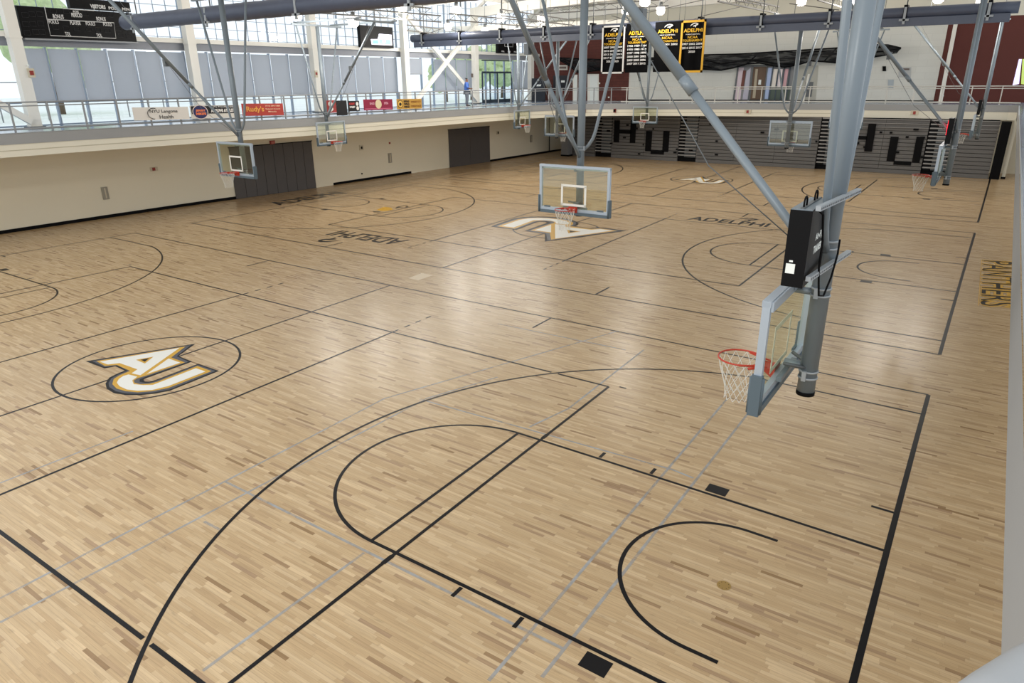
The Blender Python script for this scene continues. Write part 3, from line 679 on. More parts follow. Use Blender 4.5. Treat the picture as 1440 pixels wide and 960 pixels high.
# ------------------------------------------------------------------ basketball hoops
def goal(parent_name, top=8.25):
    t = empty(parent_name, (0, 0, 0)); P = {}
    # rim: centre above the origin, board face at y=+.38
    mb = MB(); mb.tube([(.2286*math.cos(2*PI*i/40), .2286*math.sin(2*PI*i/40), 3.048) for i in range(40)], .0095, ORANGE, 8, closed=True); 
    mb.tube([(.24*math.cos(a), .24*math.sin(a), 3.02) for a in [math.radians(200+k*14) for k in range(11)][0:0] or [math.radians(35+k*11) for k in range(11)]], .014, ORANGE, 8)
    mb.box((0, .30, 3.02), (.2, .14, .02), ORANGE); mb.box((0, .365, 2.99), (.22, .03, .13), ORANGE)
    mb.prism([(-.09, .36, 3.01), (-.09, .24, 3.01), (-.09, .36, 2.92)], (.02, 0, 0), ORANGE); mb.prism([(.07, .36, 3.01), (.07, .24, 3.01), (.07, .36, 2.92)], (.02, 0, 0), ORANGE)
    mb.prism([(-.2286, .05, 3.035), (-.1, .3, 3.035), (-.08, .3, 3.035), (-.2, .03, 3.035)], (0, 0, .012), ORANGE); mb.prism([(.2286, .05, 3.035), (.1, .3, 3.035), (.08, .3, 3.035), (.2, .03, 3.035)], (0, 0, .012), ORANGE)
    rim = mb.build('rim', t)
    mb = MB(); n = 12; lv = [(.225, 3.04), (.205, 2.94), (.175, 2.85), (.15, 2.77), (.132, 2.70), (.125, 2.63), (.13, 2.58)]
    for k in range(n):
        for d in (1, -1):
            pts = []
            for j, (r, z) in enumerate(lv):
                a = 2*PI*(k+d*j*.5)/n; pts.append((r*math.cos(a), r*math.sin(a), z))
            mb.tube(pts, .0034, NETW, 4, caps=False)
    mb.build('net', rim)
    # board 1.83 x 1.07, underside at 2.90
    z0, z1 = 2.90, 3.97; yb = .38
    mb = MB(); mb.box((0, yb+.012, (z0+z1)/2+.02), (1.74, .014, .96), GLASS); bd = mb.build('backboard_glass', t)
    mb = MB()
    for x in (-.305, .305): mb.box((x, yb+.003, 3.30), (.05, .004, .46), WHITEP)
    for z in (3.07+.02, 3.53): mb.box((0, yb+.003, z), (.66, .004, .05), WHITEP)
    mb.build('target_square', bd)
    mb = MB(); 
    for x in (-.885, .885): mb.box((x, yb+.03, (z0+z1)/2), (.06, .07, 1.07), ALU)
    mb.box((0, yb+.03, z1-.02), (1.83, .08, .055), ALU); mb.box((0, yb+.075, z1-.045), (1.8, .03, .09), ALU)
    mb.box((0, yb+.03, z0+.06), (1.74, .06, .09), ALU); mb.build('board_frame', t)
    mb = MB()
    mb.box((0, yb+.03, z0+.0), (1.86, .1, .07), PAD)
    for x in (-.915, .915):
        mb.box((x, yb+.03, z0+.17), (.055, .1, .40), PAD)
        mb.tube([(x, yb+.03+.05, z0-.01), (x, yb+.03+.05, z0+.35)], .02, PAD, 8); mb.tube([(x, yb-.02, z0-.01), (x, yb-.02, z0+.35)], .02, PAD, 8)
    mb.build('edge_padding', t)
    mb = MB()
    for x in (-.7, .7): mb.box((x, yb+.0, z0+.115), (.16, .02, .035), PAD); 
    mb.build('corner_block', t)
    my = yb+.30
    mb = MB(); mb.box((0, yb+.09, z0+.12), (.62, .05, .05), STEEL); mb.box((0, yb+.09, z1-.03), (.4, .05, .05), STEEL); mb.box((0, my+.02, (z0+z1)/2+.1), (.05, .05, .9), STEEL)
    mb.tube([(0, yb+.06, z0+.2), (0, my, z0+.2)], .04, STEEL, 10); mb.tube([(0, yb+.06, z1-.1), (0, my, z1-.1)], .035, STEEL, 10)
    for x in (-.18, .18): mb.tube([(x, yb+.09, z0+.25), (x*.3, my, z0+.2)], .018, STEELD, 8)
    mb.build('mounting_frame', t)
    mb = MB(); mb.tube([(0, my, 2.83), (0, my, top)], .086, STEEL, 24); ms = mb.build('mast', t)
    mb = MB(); mb.tube([(0, my, 2.80), (0, my, 2.84)], .09, BLACK, 24); mb.build('end_cap', ms)
    for z in (2.98, 3.84, 4.3):
        mb = MB()
        for q in (0, .07): mb.tube([(0, my, z+q), (0, my, z+q+.018)], .095, GALV, 24)
        mb.box((.1, my-.02, z+.045), (.035, .04, .1), GALV); mb.build('pipe_clamp', t)
    for s_ in (-1, 1):
        mb = MB(); mb.tube([(s_*.07, my, 4.3), (s_*.20, my, 4.42), (s_*.30, my, 4.56), (s_*.36, my, 4.72), (s_*(.36+.25*(top-4.72)), my, top)], .036, STEEL, 12); mb.build('side_brace', t)
    mb = MB(); mb.tube([(0, my-.06, 4.16), (0, my-.25, 4.38), (0, my-.9*(5.75-4.1), 5.75)], .043, STEEL, 14); mb.tube([(0, my-.9*(5.70-4.1), 5.70), (0, my-.9*(top-4.1), top)], .054, STEEL, 14)
    zc = 5.75; yc = my-.9*(zc-4.1); mb.tube([(0, yc+.06, zc-.067), (0, yc-.06, zc+.067)], .057, STEEL, 14)
    mb.box((-.09, yc-.6, zc+.62), (.1, .12, .2), STEELD)
    mb.build('front_brace', t)
    mb = MB(); mb.tube([(.03, my-.1, 4.2), (.03, my-1.2, 5.0), (.06, my-.9*(top-4.1)+.3, top)], .006, STEELD, 5); mb.build('hoist_cable', t)
    mb = MB(); mb.box((0, my, top+.03), (3.0, .08, .08), STEEL); mb.box((0, my-.9*(top-4.1), top+.03), (2.4, .08, .08), STEEL)
    for x in (-1.1, 1.1): mb.beam((x, my+.3, top+.1), (x, my-.9*(top-4.1)-.3, top+.1), .07, .07, STEEL)
    for x in (-1.1, 1.1):
        for yy in (my, my-3): mb.tube([(x, yy, top+.1), (x, yy, 10.2)], .014, STEELD, 5)
    mb.build('hanger_frame', t)
    return t
def clock(t, big=True):
    my = .68
    g = empty('shot_clock', (0, my, 0)); g.parent = t
    # slim black cabinet bracketed on the mast, long side towards the mast
    mb = MB(); mb.box((0, -.22, 4.32), (.86, .2, .72), BLACKG)
    mb.build('clock_cabinet', g)
    mb = MB(); mb.text('Air-Fly', (-.06, -.116, 4.40), (.24, 0, 0), (0, 0, .07), WD, .03); mb.text('TRAINER', (-.08, -.116, 4.31), (.3, 0, 0), (0, 0, .06), WD, .05)
    return g, mb
G = {}
base = goal('basketball_hoop')
specs = [
 ((-1.61, -.2), -PI/2, 'large basketball hoop nearest the viewer hung from a steel mast at right', True),
 ((-7.66, 6.55), 0, 'basketball hoop facing the viewer in the middle above the large floor emblem', False),
 ((-20.5, 6.75), 0, 'basketball hoop facing the viewer at left before the wide charcoal doors', False),
 ((-26.75, 17.3), PI/2, 'small basketball hoop seen in front of the black square on the left railing', False),
 ((-25.3, 32.2), PI/2, 'distant basketball hoop with orange rim beside the far left wall doors', False),
 ((-19.9, 27.5), PI, 'distant basketball hoop seen from behind just left of the middle mast', False),
 ((-20.6, 39.6), 0, 'distant basketball hoop in front of the letters HU at left', False),
 ((-7.7, 27.2), PI, 'basketball hoop seen from behind in front of the centre bleachers', False),
 ((-7.65, 39.6), 0, 'distant basketball hoop mostly hidden behind the large right mast', False),
 ((-1.54, 17.1), -PI/2, 'side-on basketball hoop at right with red lit shot clock', True),
 ((-1.46, 35.9), -PI/2, 'farthest right side-on hoop with small black shot clock', True)]
goals = []
for i, (xy, rz, lab, ck) in enumerate(specs):
    o = base if i == 0 else copy_tree(base)
    o.location = (xy[0], xy[1], 0); o.rotation_euler = (0, 0, rz); tag(o, lab, 'basketball hoop', 'ceiling-hung basketball hoops'); goals.append(o)
def shotclock(t, lit, detail=False):
    my = .68; c = empty('shot_clock', (0, 0, 0)); c.parent = t
    mb = MB(); mb.box((.02, my-.17, 4.33), (.5, .13, .7), BLACKG); mb.build('cabinet', c)
    if lit: mb = MB(); mb.box((.02, my-.24, 4.42), (.42, .012, .4), mat('lit_red_digits', 'FF1030', .4, emit=2.2)); mb.build('digit_display', c)
    return c
# near clock, built in the hoop's own frame (x runs towards the viewer's far side)
def nearclock(t):
    cx, cy, x0, x1, y0, y1, z0, z1 = .5, .58, .15, .85, .49, .67, 4.12, 4.78
    mb = MB(); mb.box((cx, cy, (z0+z1)/2), (x1-x0, y1-y0, z1-z0), BLACKG); cab = mb.build('shot_clock', t); cab['label'] = 'black cabinet with white lettering'
    mb = MB(); mb.box((cx, cy, z1+.004), (x1-x0-.01, y1-y0-.01, .01), STEEL); mb.box((cx, cy, z1+.014), (x1-x0-.02, .03, .012), STEELD); mb.build('cabinet_lid', cab)
    for z in (4.80, 4.20):
        mb = MB(); a = Vector((.82, .70, z)); b = Vector((-.42, .81, z)); mb.beam(a, b, .042, .042, GALV)
        for k in range(24):
            p = a.lerp(b, (k+.5)/24)+Vector((0, .0225, 0)); mb.box(p, (.026, .004, .014), STEELD)
        mb.build('mounting_rail', cab)
    for x in (.74, .34):
        mb = MB(); mb.tube([(x-.05, cy, z1)]+[(x-.05*math.cos(PI*k/10), cy, z1+.055+.045*math.sin(PI*k/10)) for k in range(11)]+[(x+.05, cy, z1)], .008, BLACK, 8); mb.build('carry_handle', cab)
    mb = MB(); mb.tube([(.78, .685, 4.79), (.74, .73, 4.74), (.62, .735, 4.5), (.6, .735, 4.25), (.5, .75, 3.98), (.38, .77, 3.95), (.25, .79, 4.1), (.16, .8, 4.3), (.1, .79, 4.42)], .009, BLACK, 8); mb.build('power_cable', cab)
    mb = MB(); mb.box((x1+.002, cy-.03, 4.28), (.003, .075, .085), WD); mb.box((x1+.002, cy-.03, 4.345), (.003, .03, .016), WD); mb.build('rating_label', cab)
    mb = MB(); mb.text('Air-Fly', (.60, y1+.002, 4.47), (-.28, 0, 0), (0, 0, .08), WD, .03); mb.text('TRAINER', (.62, y1+.002, 4.37), (-.32, 0, 0), (0, 0, .07), WD, .04); mb.build('cabinet_lettering', cab)
nearclock(goals[0])
shotclock(goals[9], True); shotclock(goals[10], False)

# ------------------------------------------------------------------ divider curtains rolled under the roof
def roll(Y, z, x0, x1, label, nclip, kind):
    t = empty('rolled_divider_curtain', ((x0+x1)/2, Y, z)); tag(t, label, 'curtain'); L = (x1-x0)
    mb = MB(); n = 160 if kind else 40; pts = [(-L/2+L*i/n, 0, .16) for i in range(n+1)]
    mb.tube(pts, [(.2 if not kind else .26)+(.012*random.random() if kind else .004*random.random()) for _ in pts], CURT, 16); mb.build('curtain_roll', t)
    if not kind:
        mb = MB(); mb.box((0, -.1, -.17), (L*.985, .12, .3), CURT); mb.build('curtain_skirt', t)
    for i in range(nclip):
        x = -L/2+.9+(L-1.8)*i/(nclip-1); mb = MB()
        mb.box((x, -.02, .2), (.13, .48, .46), BLACK) if not kind else None; mb.box((x, -.24, .05), (.09, .05, .6), GALV); mb.box((x, -.24, -.1), (.34, .05, .07), GALV); mb.tube([(x, 0, .3), (x, 0, 1.9)], .022, STEELD, 6)
        mb.build('roll_hanger', t)
a = un(594, 66, 1, 26.3); b = un(1432, 18, 1, 25.72)
roll(25.72, 7.92, -29.0, b.x, 'long slate-blue rolled divider curtain crossing the hall above the bleachers', 11, 0)
roll(8.9, 7.86, -28.8, 1, 'near slate-blue rolled divider curtain in the top left corner', 7, 1)

# ------------------------------------------------------------------ championship banners
YB = 25.2
BK = mat('banner_black_cloth', '0A0A0C', .9, spec=.1); BG = mat('banner_gold_thread', 'E6B62A', .7, ); BWt = mat('banner_white_thread', 'D9D8D6', .7)
def cbanner(corn, border, title, lines, label):
    P = [un(u, v, 1, YB) for u, v in corn]          # tl, tr, br, bl
    z1 = (P[0].z+P[1].z)/2; z0 = (P[2].z+P[3].z)/2; x0 = (P[0].x+P[3].x)/2; x1 = (P[1].x+P[2].x)/2; W, H = x1-x0, z1-z0
    t = empty('championship_banner', (x0, YB, z0)); tag(t, label, 'banner', 'championship banners')
    n = 10; mb = MB(); A = []
    for i in range(n+1): 
        yy = .03*math.sin(i*1.1); A += [(W*i/n, yy, 0), (W*i/n, yy, H)]
    mb.add(A, [(2*i, 2*i+2, 2*i+3, 2*i+1) for i in range(n)], BK, True)
    mb.add([(x, y+.01, z) for x, y, z in A], [(2*i+1, 2*i+3, 2*i+2, 2*i) for i in range(n)], BK, True); mb.build('cloth', t)
    if border:
        e = .075 if border == BWt else .09; mb = MB()
        for c_, d_ in (((W/2, H-e/2), (W, e)), ((W/2, e/2), (W, e)), ((e/2, H/2), (e, H)), ((W-e/2, H/2), (e, H))): mb.box((c_[0], -.04, c_[1]), (d_[0], .012, d_[1]), border)
        mb.build('border', t)
    mb = MB(); Y_ = -.045
    def tx(s, cy, h, w_, m, off=.01): mb.text(s, (W/2-w_*W/2, Y_, cy*H), (w_*W, 0, 0), (0, 0, h*H), m, off)
    tx('ADELPHI', .775, .07, .76, BG, .02)
    mb.flat([(W*.36+W*.34*x, Y_, H*(.865+.085*y)) for x, y in PANTH], BWt)
    for i, (s, m, h, w_) in enumerate(title): tx(s, (.725, .655, .595)[i], h, w_, m)
    for i, s in enumerate(lines): tx(s, .53-.073*i, .042, .82 if len(s) > 10 else (.54 if len(s) > 5 else .27), BWt, .03)
    mb.build('lettering', t)
    mb = MB()
    for x in (.1*W, .9*W): mb.tube([(x, 0, H), (x, 0, 10.5-z0)], .008, STEELD, 4)
    mb.build('hanging_cord', t)
TT = lambda sub: [(sub, BWt, .022, .6), ('NCAA', BG, .05, .4), ('TOURNAMENT', BG, .045, .8)]
cbanner([(848, 37), (880, 34.5), (877, 103), (845, 104)], BWt, TT('FOOTBALL'), ['2007 2008 2009', '2010 2011 2012', '2013 2014 2015', '2017 2018 2019', '2021 2023'], 'white-bordered black ADELPHI banner, leftmost of the four')
cbanner([(881, 34), (914, 32), (911, 101.5), (879, 102.5)], None, TT("MEN'S BASKETBALL"), ['1958 1959 1964', '1970 1980 1979', '1997 1998 1999', '2000 2001 2002', '2003 2005 2006', '2007 2011 2012'], 'borderless black ADELPHI banner with six rows of years')
cbanner([(922, 31), (958, 29.5), (955, 100.5), (918, 101.5)], None, [("MEN'S BASKETBALL", BWt, .022, .6), ('NCAA', BG, .05, .4), ('EAST CHAMPIONS', BG, .04, .8)], ['1999 2001 2002'], 'borderless black ADELPHI champions banner with one row of years')
cbanner([(958, 29.5), (993, 27), (989, 101), (955, 103)], mat('banner_gold_border', 'E3AE33', .7), TT("WOMEN'S BASKETBALL"), ['1997 2002 2004', '2014 2015 2017', '2020'], 'gold-bordered black ADELPHI banner, rightmost of the four')

# ------------------------------------------------------------------ advertising banners on the left railing
def segfor(u, v):
    for a, b in zip(EDGE, EDGE[1:]):
        p = onseg(u, v, a, b)
        if a[1]-.05 <= p.y <= b[1]+.05: return a, b
    return EDGE[5], EDGE[6]
def adbanner(u0, v0, u1, v1, m, label, deco=None, dv=0):
    # image pixels: top-left (u0,v0), bottom-right (u1,v1); dv = drop of the left side relative to the right
    A, B = segfor((u0+u1)/2, (v0+v1)/2)
    tl, tr_, br, bl_ = [onseg(*p, A, B, .05) for p in ((u0, v0+dv), (u1, v0), (u1+1.5, v1-dv*.0), (u0+2.5, v1+dv))]
    t = empty('advertising_banner', bl_); tag(t, label, 'banner'); U = br-bl_; V = ((tl-bl_)+(tr_-br))*.5; V.x = V.y = 0
    n = Vector((U.y, -U.x, 0)).normalized(); mb = MB(); mb.prism([Vector(), U, U+V, V], -n*.012, m); mb.build('cloth', t)
    mb = MB(); 
    for kind, *r in (deco or []):
        if kind == 't': s, x, y, w_, h, mm, off = r; mb.text(s, U*x+V*y+n*.012, U*w_, V*h, mm, off)
        if kind == 'r': x, y, w_, h, mm = r; mb.prism([U*x+V*y, U*(x+w_)+V*y, U*(x+w_)+V*(y+h), U*x+V*(y+h)], n*.006, mm)
        if kind == 'c': x, y, rx, ry, mm, o2 = r; mb.flat([U*(x+rx*math.cos(2*PI*k/28))+V*(y+ry*math.sin(2*PI*k/28))+n*(.007+.002*o2) for k in range(28)], mm)
        if kind == 'o': x, y, rx, ry, mm, a0, a1 = r; mb.tube([U*(x+rx*math.cos(math.radians(a0+(a1-a0)*k/20)))+V*(y+ry*math.sin(math.radians(a0+(a1-a0)*k/20)))+n*.012 for k in range(21)], .012, mm, 5)
    if deco: mb.build('lettering', t)
CL = lambda h: mat('cloth_'+h, h, .75)
K_, W_ = CL('17171C'), CL('E4E2DE')
adbanner(186.5, 149.5, 265.5, 167.5, CL('DDD9D2'), 'beige hospital banner on the railing reading NYU Langone Health', [('t', 'NYU Langone', .29, .48, .5, .32, K_, .008), ('t', 'Health', .45, .1, .25, .28, K_, .008), ('o', .36, .5, .11, .42, K_, 70, 270)], 2)
adbanner(267, 147, 337, 165, CL('D5D2CA'), 'white and black banner with round blue and red logo for athletics', [('r', .02, .36, .96, .6, K_), ('c', .19, .5, .155, .56, CL('D9C9C0'), 1), ('c', .19, .5, .14, .5, CL('2C2F5C'), 2), ('t', 'JERSEY', .1, .5, .2, .2, CL('E07850'), .08), ('t', "MIKE'S", .1, .27, .2, .2, CL('E07850'), .08), ('t', 'We Proudly Support', .45, .8, .5, .14, W_, .02), ('t', 'ADELPHI ATHLETICS', .4, .45, .58, .27, W_, .06)], 2)
adbanner(339, 145, 398, 162, CL('A63B34'), 'orange-red banner with gold script on the railing', [('t', "Rudy's", .1, .22, .42, .56, CL('D99A4A'), .03), ('t', '(516) 294-1888', .56, .72, .36, .14, CL('E8C6A8'), .02), ('t', 'Restaurant & Lounge', .56, .47, .36, .14, CL('E8C6A8'), .02), ('t', 'Mineola', .62, .27, .2, .12, CL('E8C6A8'), .02)], 1)
adbanner(457.5, 140.5, 472, 158, CL('A04040'), 'small red banner with white rings beside the black square', [('c', .4, .72, .22, .2, W_, 1), ('c', .45, .3, .22, .2, W_, 1)], 1)
adbanner(471.5, 141, 487.5, 162, K_, 'plain black square hung on the left railing', [], .5)
adbanner(488, 141.5, 504.5, 156, K_, 'small black banner with red and white lettering', [('t', 'COURT', .08, .62, .5, .2, CL('D04040'), .05), ('t', 'STREET', .1, .3, .5, .2, W_, .05), ('c', .8, .7, .12, .2, W_, 1), ('c', .82, .28, .12, .2, W_, 1)], .5)
adbanner(509.5, 139, 551, 154, CL('8A1D40'), 'dark pink banner with round pale logo on the railing', [('c', .5, .55, .11, .42, CL('D8CBA8'), 1), ('t', 'SINCE', .2, .5, .16, .22, CL('D8A0B0'), .04), ('t', '1976', .7, .5, .14, .25, CL('D8A0B0'), .04), ('r', .04, .1, .92, .06, CL('C86888'))], 1.2)
adbanner(556, 138.5, 592, 152.5, CL('BD9240'), 'yellow wing restaurant banner with black logo on the railing', [('c', .13, .5, .1, .4, K_, 1), ('c', .13, .5, .085, .34, CL('E2B85A'), 2), ('c', .13, .48, .05, .16, K_, 3), ('t', 'BUFFALO', .27, .66, .22, .2, K_, .05), ('t', 'WILD', .27, .38, .22, .22, K_, .05), ('t', 'WINGS', .27, .12, .22, .2, K_, .05), ('t', 'GARDEN CITY', .56, .62, .4, .18, CL('8A5A20'), .04), ('t', 'CARLE PLACE', .56, .2, .4, .18, CL('8A5A20'), .04)], 1)

# ------------------------------------------------------------------ scoreboards and television
SBX = -32.5
def board(corn, label, nm='scoreboard'):
    P = [un(u, v, 0, SBX) for u, v in corn]; y0 = min(p.y for p in P); y1 = max(p.y for p in P); z0 = min(p.z for p in P); z1 = max(p.z for p in P)
    t = empty(nm, (SBX, y0, z0)); tag(t, label, nm.replace('_', ' ')); mb = MB(); mb.box((-.12, (y1-y0)/2, (z1-z0)/2), (.24, y1-y0, z1-z0), BLACKG); mb.build('cabinet', t)
    return t, y1-y0, z1-z0
y0 = un(24, 14, 0, SBX); 
t, W, H = board([(33, 53), (192, 56), (28, 8), (30, 12)], 'large black scoreboard with white outlines at the top left')
sc = t; z0 = sc.location.z; y0 = sc.location.y; Wt = BWt
mb = MB(); mb.box((.0, W*.5, -.04), (.3, W*1.0, .06), RAILM); mb.build('bottom_trim', sc)
def S2(u, v): p = un(u, v, 0, SBX); return Vector((.006, p.y-y0, p.z-z0))
mb = MB()
for L in ([(62, 8), (71, 50), (163, 54), (160, 32), (67, 27)], [(87, 6), (88, 12), (132, 15), (133, 7)]): mb.tube([S2(*p) for p in L], .016, Wt, 5)
mb.build('outline', sc)
mb = MB()
def st(s, u, v, w_, h): p = S2(u, v); q = S2(u+w_, v+w_*.045); mb = MB(); mb.text(s, p, q-p, (0, 0, h*1.15), Wt, .02); mb.build('lettering', sc)
for s, u, v, w_, h in (('BONUS', 75, 26, 15, .14), ('PERIOD', 101, 24, 15, .14), ('POSS', 103, 18.5, 8, .09), ('BONUS', 136, 29, 13, .13), ('FOULS', 69, 33, 14, .12), ('PLAYER', 99, 34.5, 15, .12), ('FOULS', 121, 35.5, 13, .12), ('FOULS', 145.5, 36.5, 12, .12), ('TOL', 92, 50, 8, .12), ('TOL', 136, 52, 8, .12)): st(s, u, v, w_, h)
DG = mat('unlit_digit', '2B2B2D', .5)
for (u, v) in [(35, 21), (45, 20), (56, 20), (36, 34), (46, 33.5), (57, 33), (38, 46), (50, 45), (59, 45), (78, 38), (93, 40), (108, 40), (125, 41), (138, 42), (151, 43), (166, 40), (176, 42), (170, 50), (181, 51), (75, 15), (93, 16), (120, 19), (140, 20), (155, 21)]:
    p = S2(u, v); h = .17; w_ = .22; mb = MB()
    mb.tube([p+Vector((0, -w_/2, -h/2)), p+Vector((0, w_/2, -h/2)), p+Vector((0, w_/2, h/2)), p+Vector((0, -w_/2, h/2))], .008, DG, 4, closed=True); mb.build('digit_frame', sc)
t, W, H = board([(102, -4), (187, 3.5), (102, 0), (187, 16.5)], 'upper black visitor panel behind the scoreboard in the top left')
t.location.x -= .3
mb = MB(); mb.text('VISITORS', (.01, W*.32, H*.12), (0, W*.25, 0), (0, 0, .16), Wt, .05); mb.text('POSS   MIN', (.01, W*.62, H*.12), (0, W*.36, 0), (0, 0, .12), Wt, .04); mb.build('lettering', t)
t, W, H = board([(700.5, 60.5), (729.5, 60.5), (701, 74.5), (729.5, 75)], 'small black scoreboard on the windows near the brick corner')
mb = MB(); mb.tube([(.01, W*.3, H*1), (.01, W*.3, H*.62), (.01, W*.7, H*.62), (.01, W*.7, H*1)], .015, Wt, 4)
for x in (.15, .45, .75): mb.text('FOUL', (.01, W*x, H*.1), (0, W*.14, 0), (0, 0, .1), Wt, .05)
mb.build('lettering', t)
t, W, H = board([(506, 38), (552, 38.5), (508, 66), (553, 66.5)], 'black television showing a bright picture beside a white column', 'television')
p = t.location; mb = MB()
def tq(L, m, k=0):
    mb.prism([un(u, v, 0, SBX+.01+.002*k)-p for u, v in L], (.004, 0, 0), m)
tq([(533, 47.5), (550.5, 49), (551.5, 64), (522.5, 62.5), (521.5, 55), (531, 55)], mat('screen_white', 'EDEBFF', .4, emit=1.0))
tq([(524, 56), (532, 56.5), (532, 62), (524, 61.5)], mat('screen_blue', '49B0E8', .4, emit=.9), 1)
tq([(533, 55), (549, 56), (550, 62.5), (534, 61.8)], mat('screen_teal', '6FD0C8', .4, emit=.8), 2)
tq([(538, 54), (542, 54), (542, 60), (538, 60)], mat('screen_pink', 'E58BC0', .4, emit=.8), 3); mb.build('lit_screen', t)
mb = MB(); mb.tube([(-.1, W/2, H), (-.1, W/2, H+1.6)], .03, STEELD, 6); mb.build('bracket', t)

# ------------------------------------------------------------------ small wall fixtures
REDB = mat('alarm_red', '8E2B22', .5); PLATE = mat('plate_beige', 'C9BFA8', .6); GRLL = mat('grille_grey', '9A9587', .6)
def fixture(u, v, w_, h, m, label, cat, nm, inner=None, onf=None):
    p = (onf or onwall)(u, v); t = empty(nm, p+Vector((.03, 0, 0))); tag(t, label, cat); mb = MB(); mb.box((0, 0, 0), (.06, w_, h), m); mb.build('housing', t)
    if inner: mb = MB(); mb.box((.035, inner[0], inner[1]), (.03, inner[2], inner[3]), inner[4]); mb.build('cover', t)
fixture(216, 237.5, .36, .18, PLATE, 'exit strobe plate with red box on the cream wall left of the near left hoop', 'alarm', 'fire_alarm', (-.03, 0, .14, .14, REDB))
fixture(382.5, 200.5, .32, .22, REDB, 'red exit sign above the wide charcoal doors', 'exit sign', 'exit_sign', (.02, 0, .24, .14, mat('exit_pink', 'C2706A', .6)))
fixture(147.5, 271.5, .27, .56, GRLL, 'vertical grey louvre on the cream wall at left', 'vent', 'wall_vent', (0, 0, .05, .46, PLATE))
fixture(507.5, 207.5, .3, .3, PLATE, 'square beige speaker plate right of the small left hoop', 'speaker', 'wall_speaker', (0, 0, .13, .14, BLACK))
fixture(547.5, 201, .1, .1, REDB, 'tiny red alarm on the cream wall above a vertical louvre', 'alarm', 'fire_alarm')
fixture(548, 222, .27, .6, GRLL, 'vertical grey louvre on the cream wall between the two charcoal doors', 'vent', 'wall_vent', (0, 0, .05, .5, PLATE))
fixture(508.5, 244, .07, .07, BLACK, 'tiny black socket low on the cream wall', 'socket', 'wall_socket')
fixture(699.5, 186.5, .28, .26, PLATE, 'beige alarm plate right of the far charcoal doors', 'alarm', 'fire_alarm', (0, 0, .12, .16, BLACK))
fixture(746.5, 195, .25, .55, GRLL, 'faint vertical louvre below the distant left hoop', 'vent', 'wall_vent', (0, 0, .05, .45, PLATE))
mb = MB(); p = onwall(772, 210); mb.box((p.x+.03, p.y, 1.7), (.04, .06, 3.2), BLACK); tag(mb.build('wall_conduit'), 'thin black vertical conduit on the cream wall below the distant hoop', 'conduit')
colf = lambda u, v: un(u, v, 0, -32.36)
fixture(43.5, 102.5, .24, .34, PLATE, 'red pull station on the leftmost white column', 'alarm', 'fire_alarm', (0, -.0, .14, .16, REDB), colf)
fixture(39, 92, .06, .08, WD, 'tiny white sensor above the red pull station', 'sensor', 'wall_sensor', None, colf)
fixture(444, 104, .2, .36, PLATE, 'alarm plate with dark strobe on the column right of the small hoop brace', 'alarm', 'fire_alarm', (0, .02, .12, .14, REDB), colf)
fixture(663.5, 106, .18, .26, TAUPE, 'small dark strobe on the column beside the person in blue', 'alarm', 'fire_alarm', None, colf)
for (u, lab) in ((822, 'left'), (864.5, 'middle-left'), (1051.5, 'centre'), (1286, 'right')):
    v = 155.5 if u < 1000 else (157 if u < 1200 else 158.5); A, B = EDGE[14], EDGE[15]
    for A_, B_ in zip(EDGE[11:], EDGE[12:]):
        q = onseg(u, v, A_, B_)
        if A_[0] <= q.x <= B_[0]: A, B = A_, B_
    q = onseg(u, v, A, B, .03); t = empty('fire_alarm', q); tag(t, 'small alarm plate on the cream band above the bleachers, '+lab+' one', 'alarm')
    mb = MB(); mb.box((0, 0, 0), (.42 if u > 1000 else .2, .05, .26), PLATE if u > 1000 else REDB); mb.build('housing', t); mb = MB(); mb.box((0, -.04, 0), (.14, .05, .18), REDB if u > 1000 else BLACK); mb.build('cover', t)

# ------------------------------------------------------------------ roof steel
def truss(Y, i):
    t = empty('roof_truss', (-32.5, Y, 10)); tag(t, 'white steel roof truss spanning the hall, '+['nearest, above the left goals', 'second from the front', 'third from the front', 'over the long divider curtain', 'with the white lamp at its left end', 'farthest, just before the back wall'][i], 'roof truss')
    n = 12; X = [-32.5+38*k/n for k in range(n+1)]; zb = lambda x: .05+.55*math.sin(PI*min(1, (x+32.5)/38)); zt = lambda x: 1.2+1.6*math.sin(PI*(x+32.5)/38)
    mb = MB()
    for a, b in zip(X, X[1:]): mb.beam((a+32.5, 0, zb(a)+.25), (b+32.5, 0, zb(b)+.25), .35, .62, WHITE)
    mb.build('bottom_chord', t); mb = MB()
    for a, b in zip(X, X[1:]): mb.beam((a+32.5, 0, zt(a)), (b+32.5, 0, zt(b)), .3, .3, WHITE)
    mb.build('top_chord', t); mb = MB()
    for k in range(n):
        a, b = X[k]+32.5, X[k+1]+32.5; m_ = (a+b)/2
        mb.beam((a, 0, zb(X[k])+.3), (m_, 0, zt(X[k]+(b-a)/2)), .16, .16, WHITE); mb.beam((m_, 0, zt(X[k]+(b-a)/2)), (b, 0, zb(X[k+1])+.3), .16, .16, WHITE)
    mb.build('web_member', t)
for i, yy in enumerate(COLY[1:]): truss(yy, i)
mb = MB(); a = un(569, 44, 2, 9.25); b = un(884, 31, 2, 9.25); mb.beam(a, b, .5, .32, WHITE); tag(mb.build('ceiling_duct'), 'long pale duct crossing above the left end of the long divider curtain', 'duct')
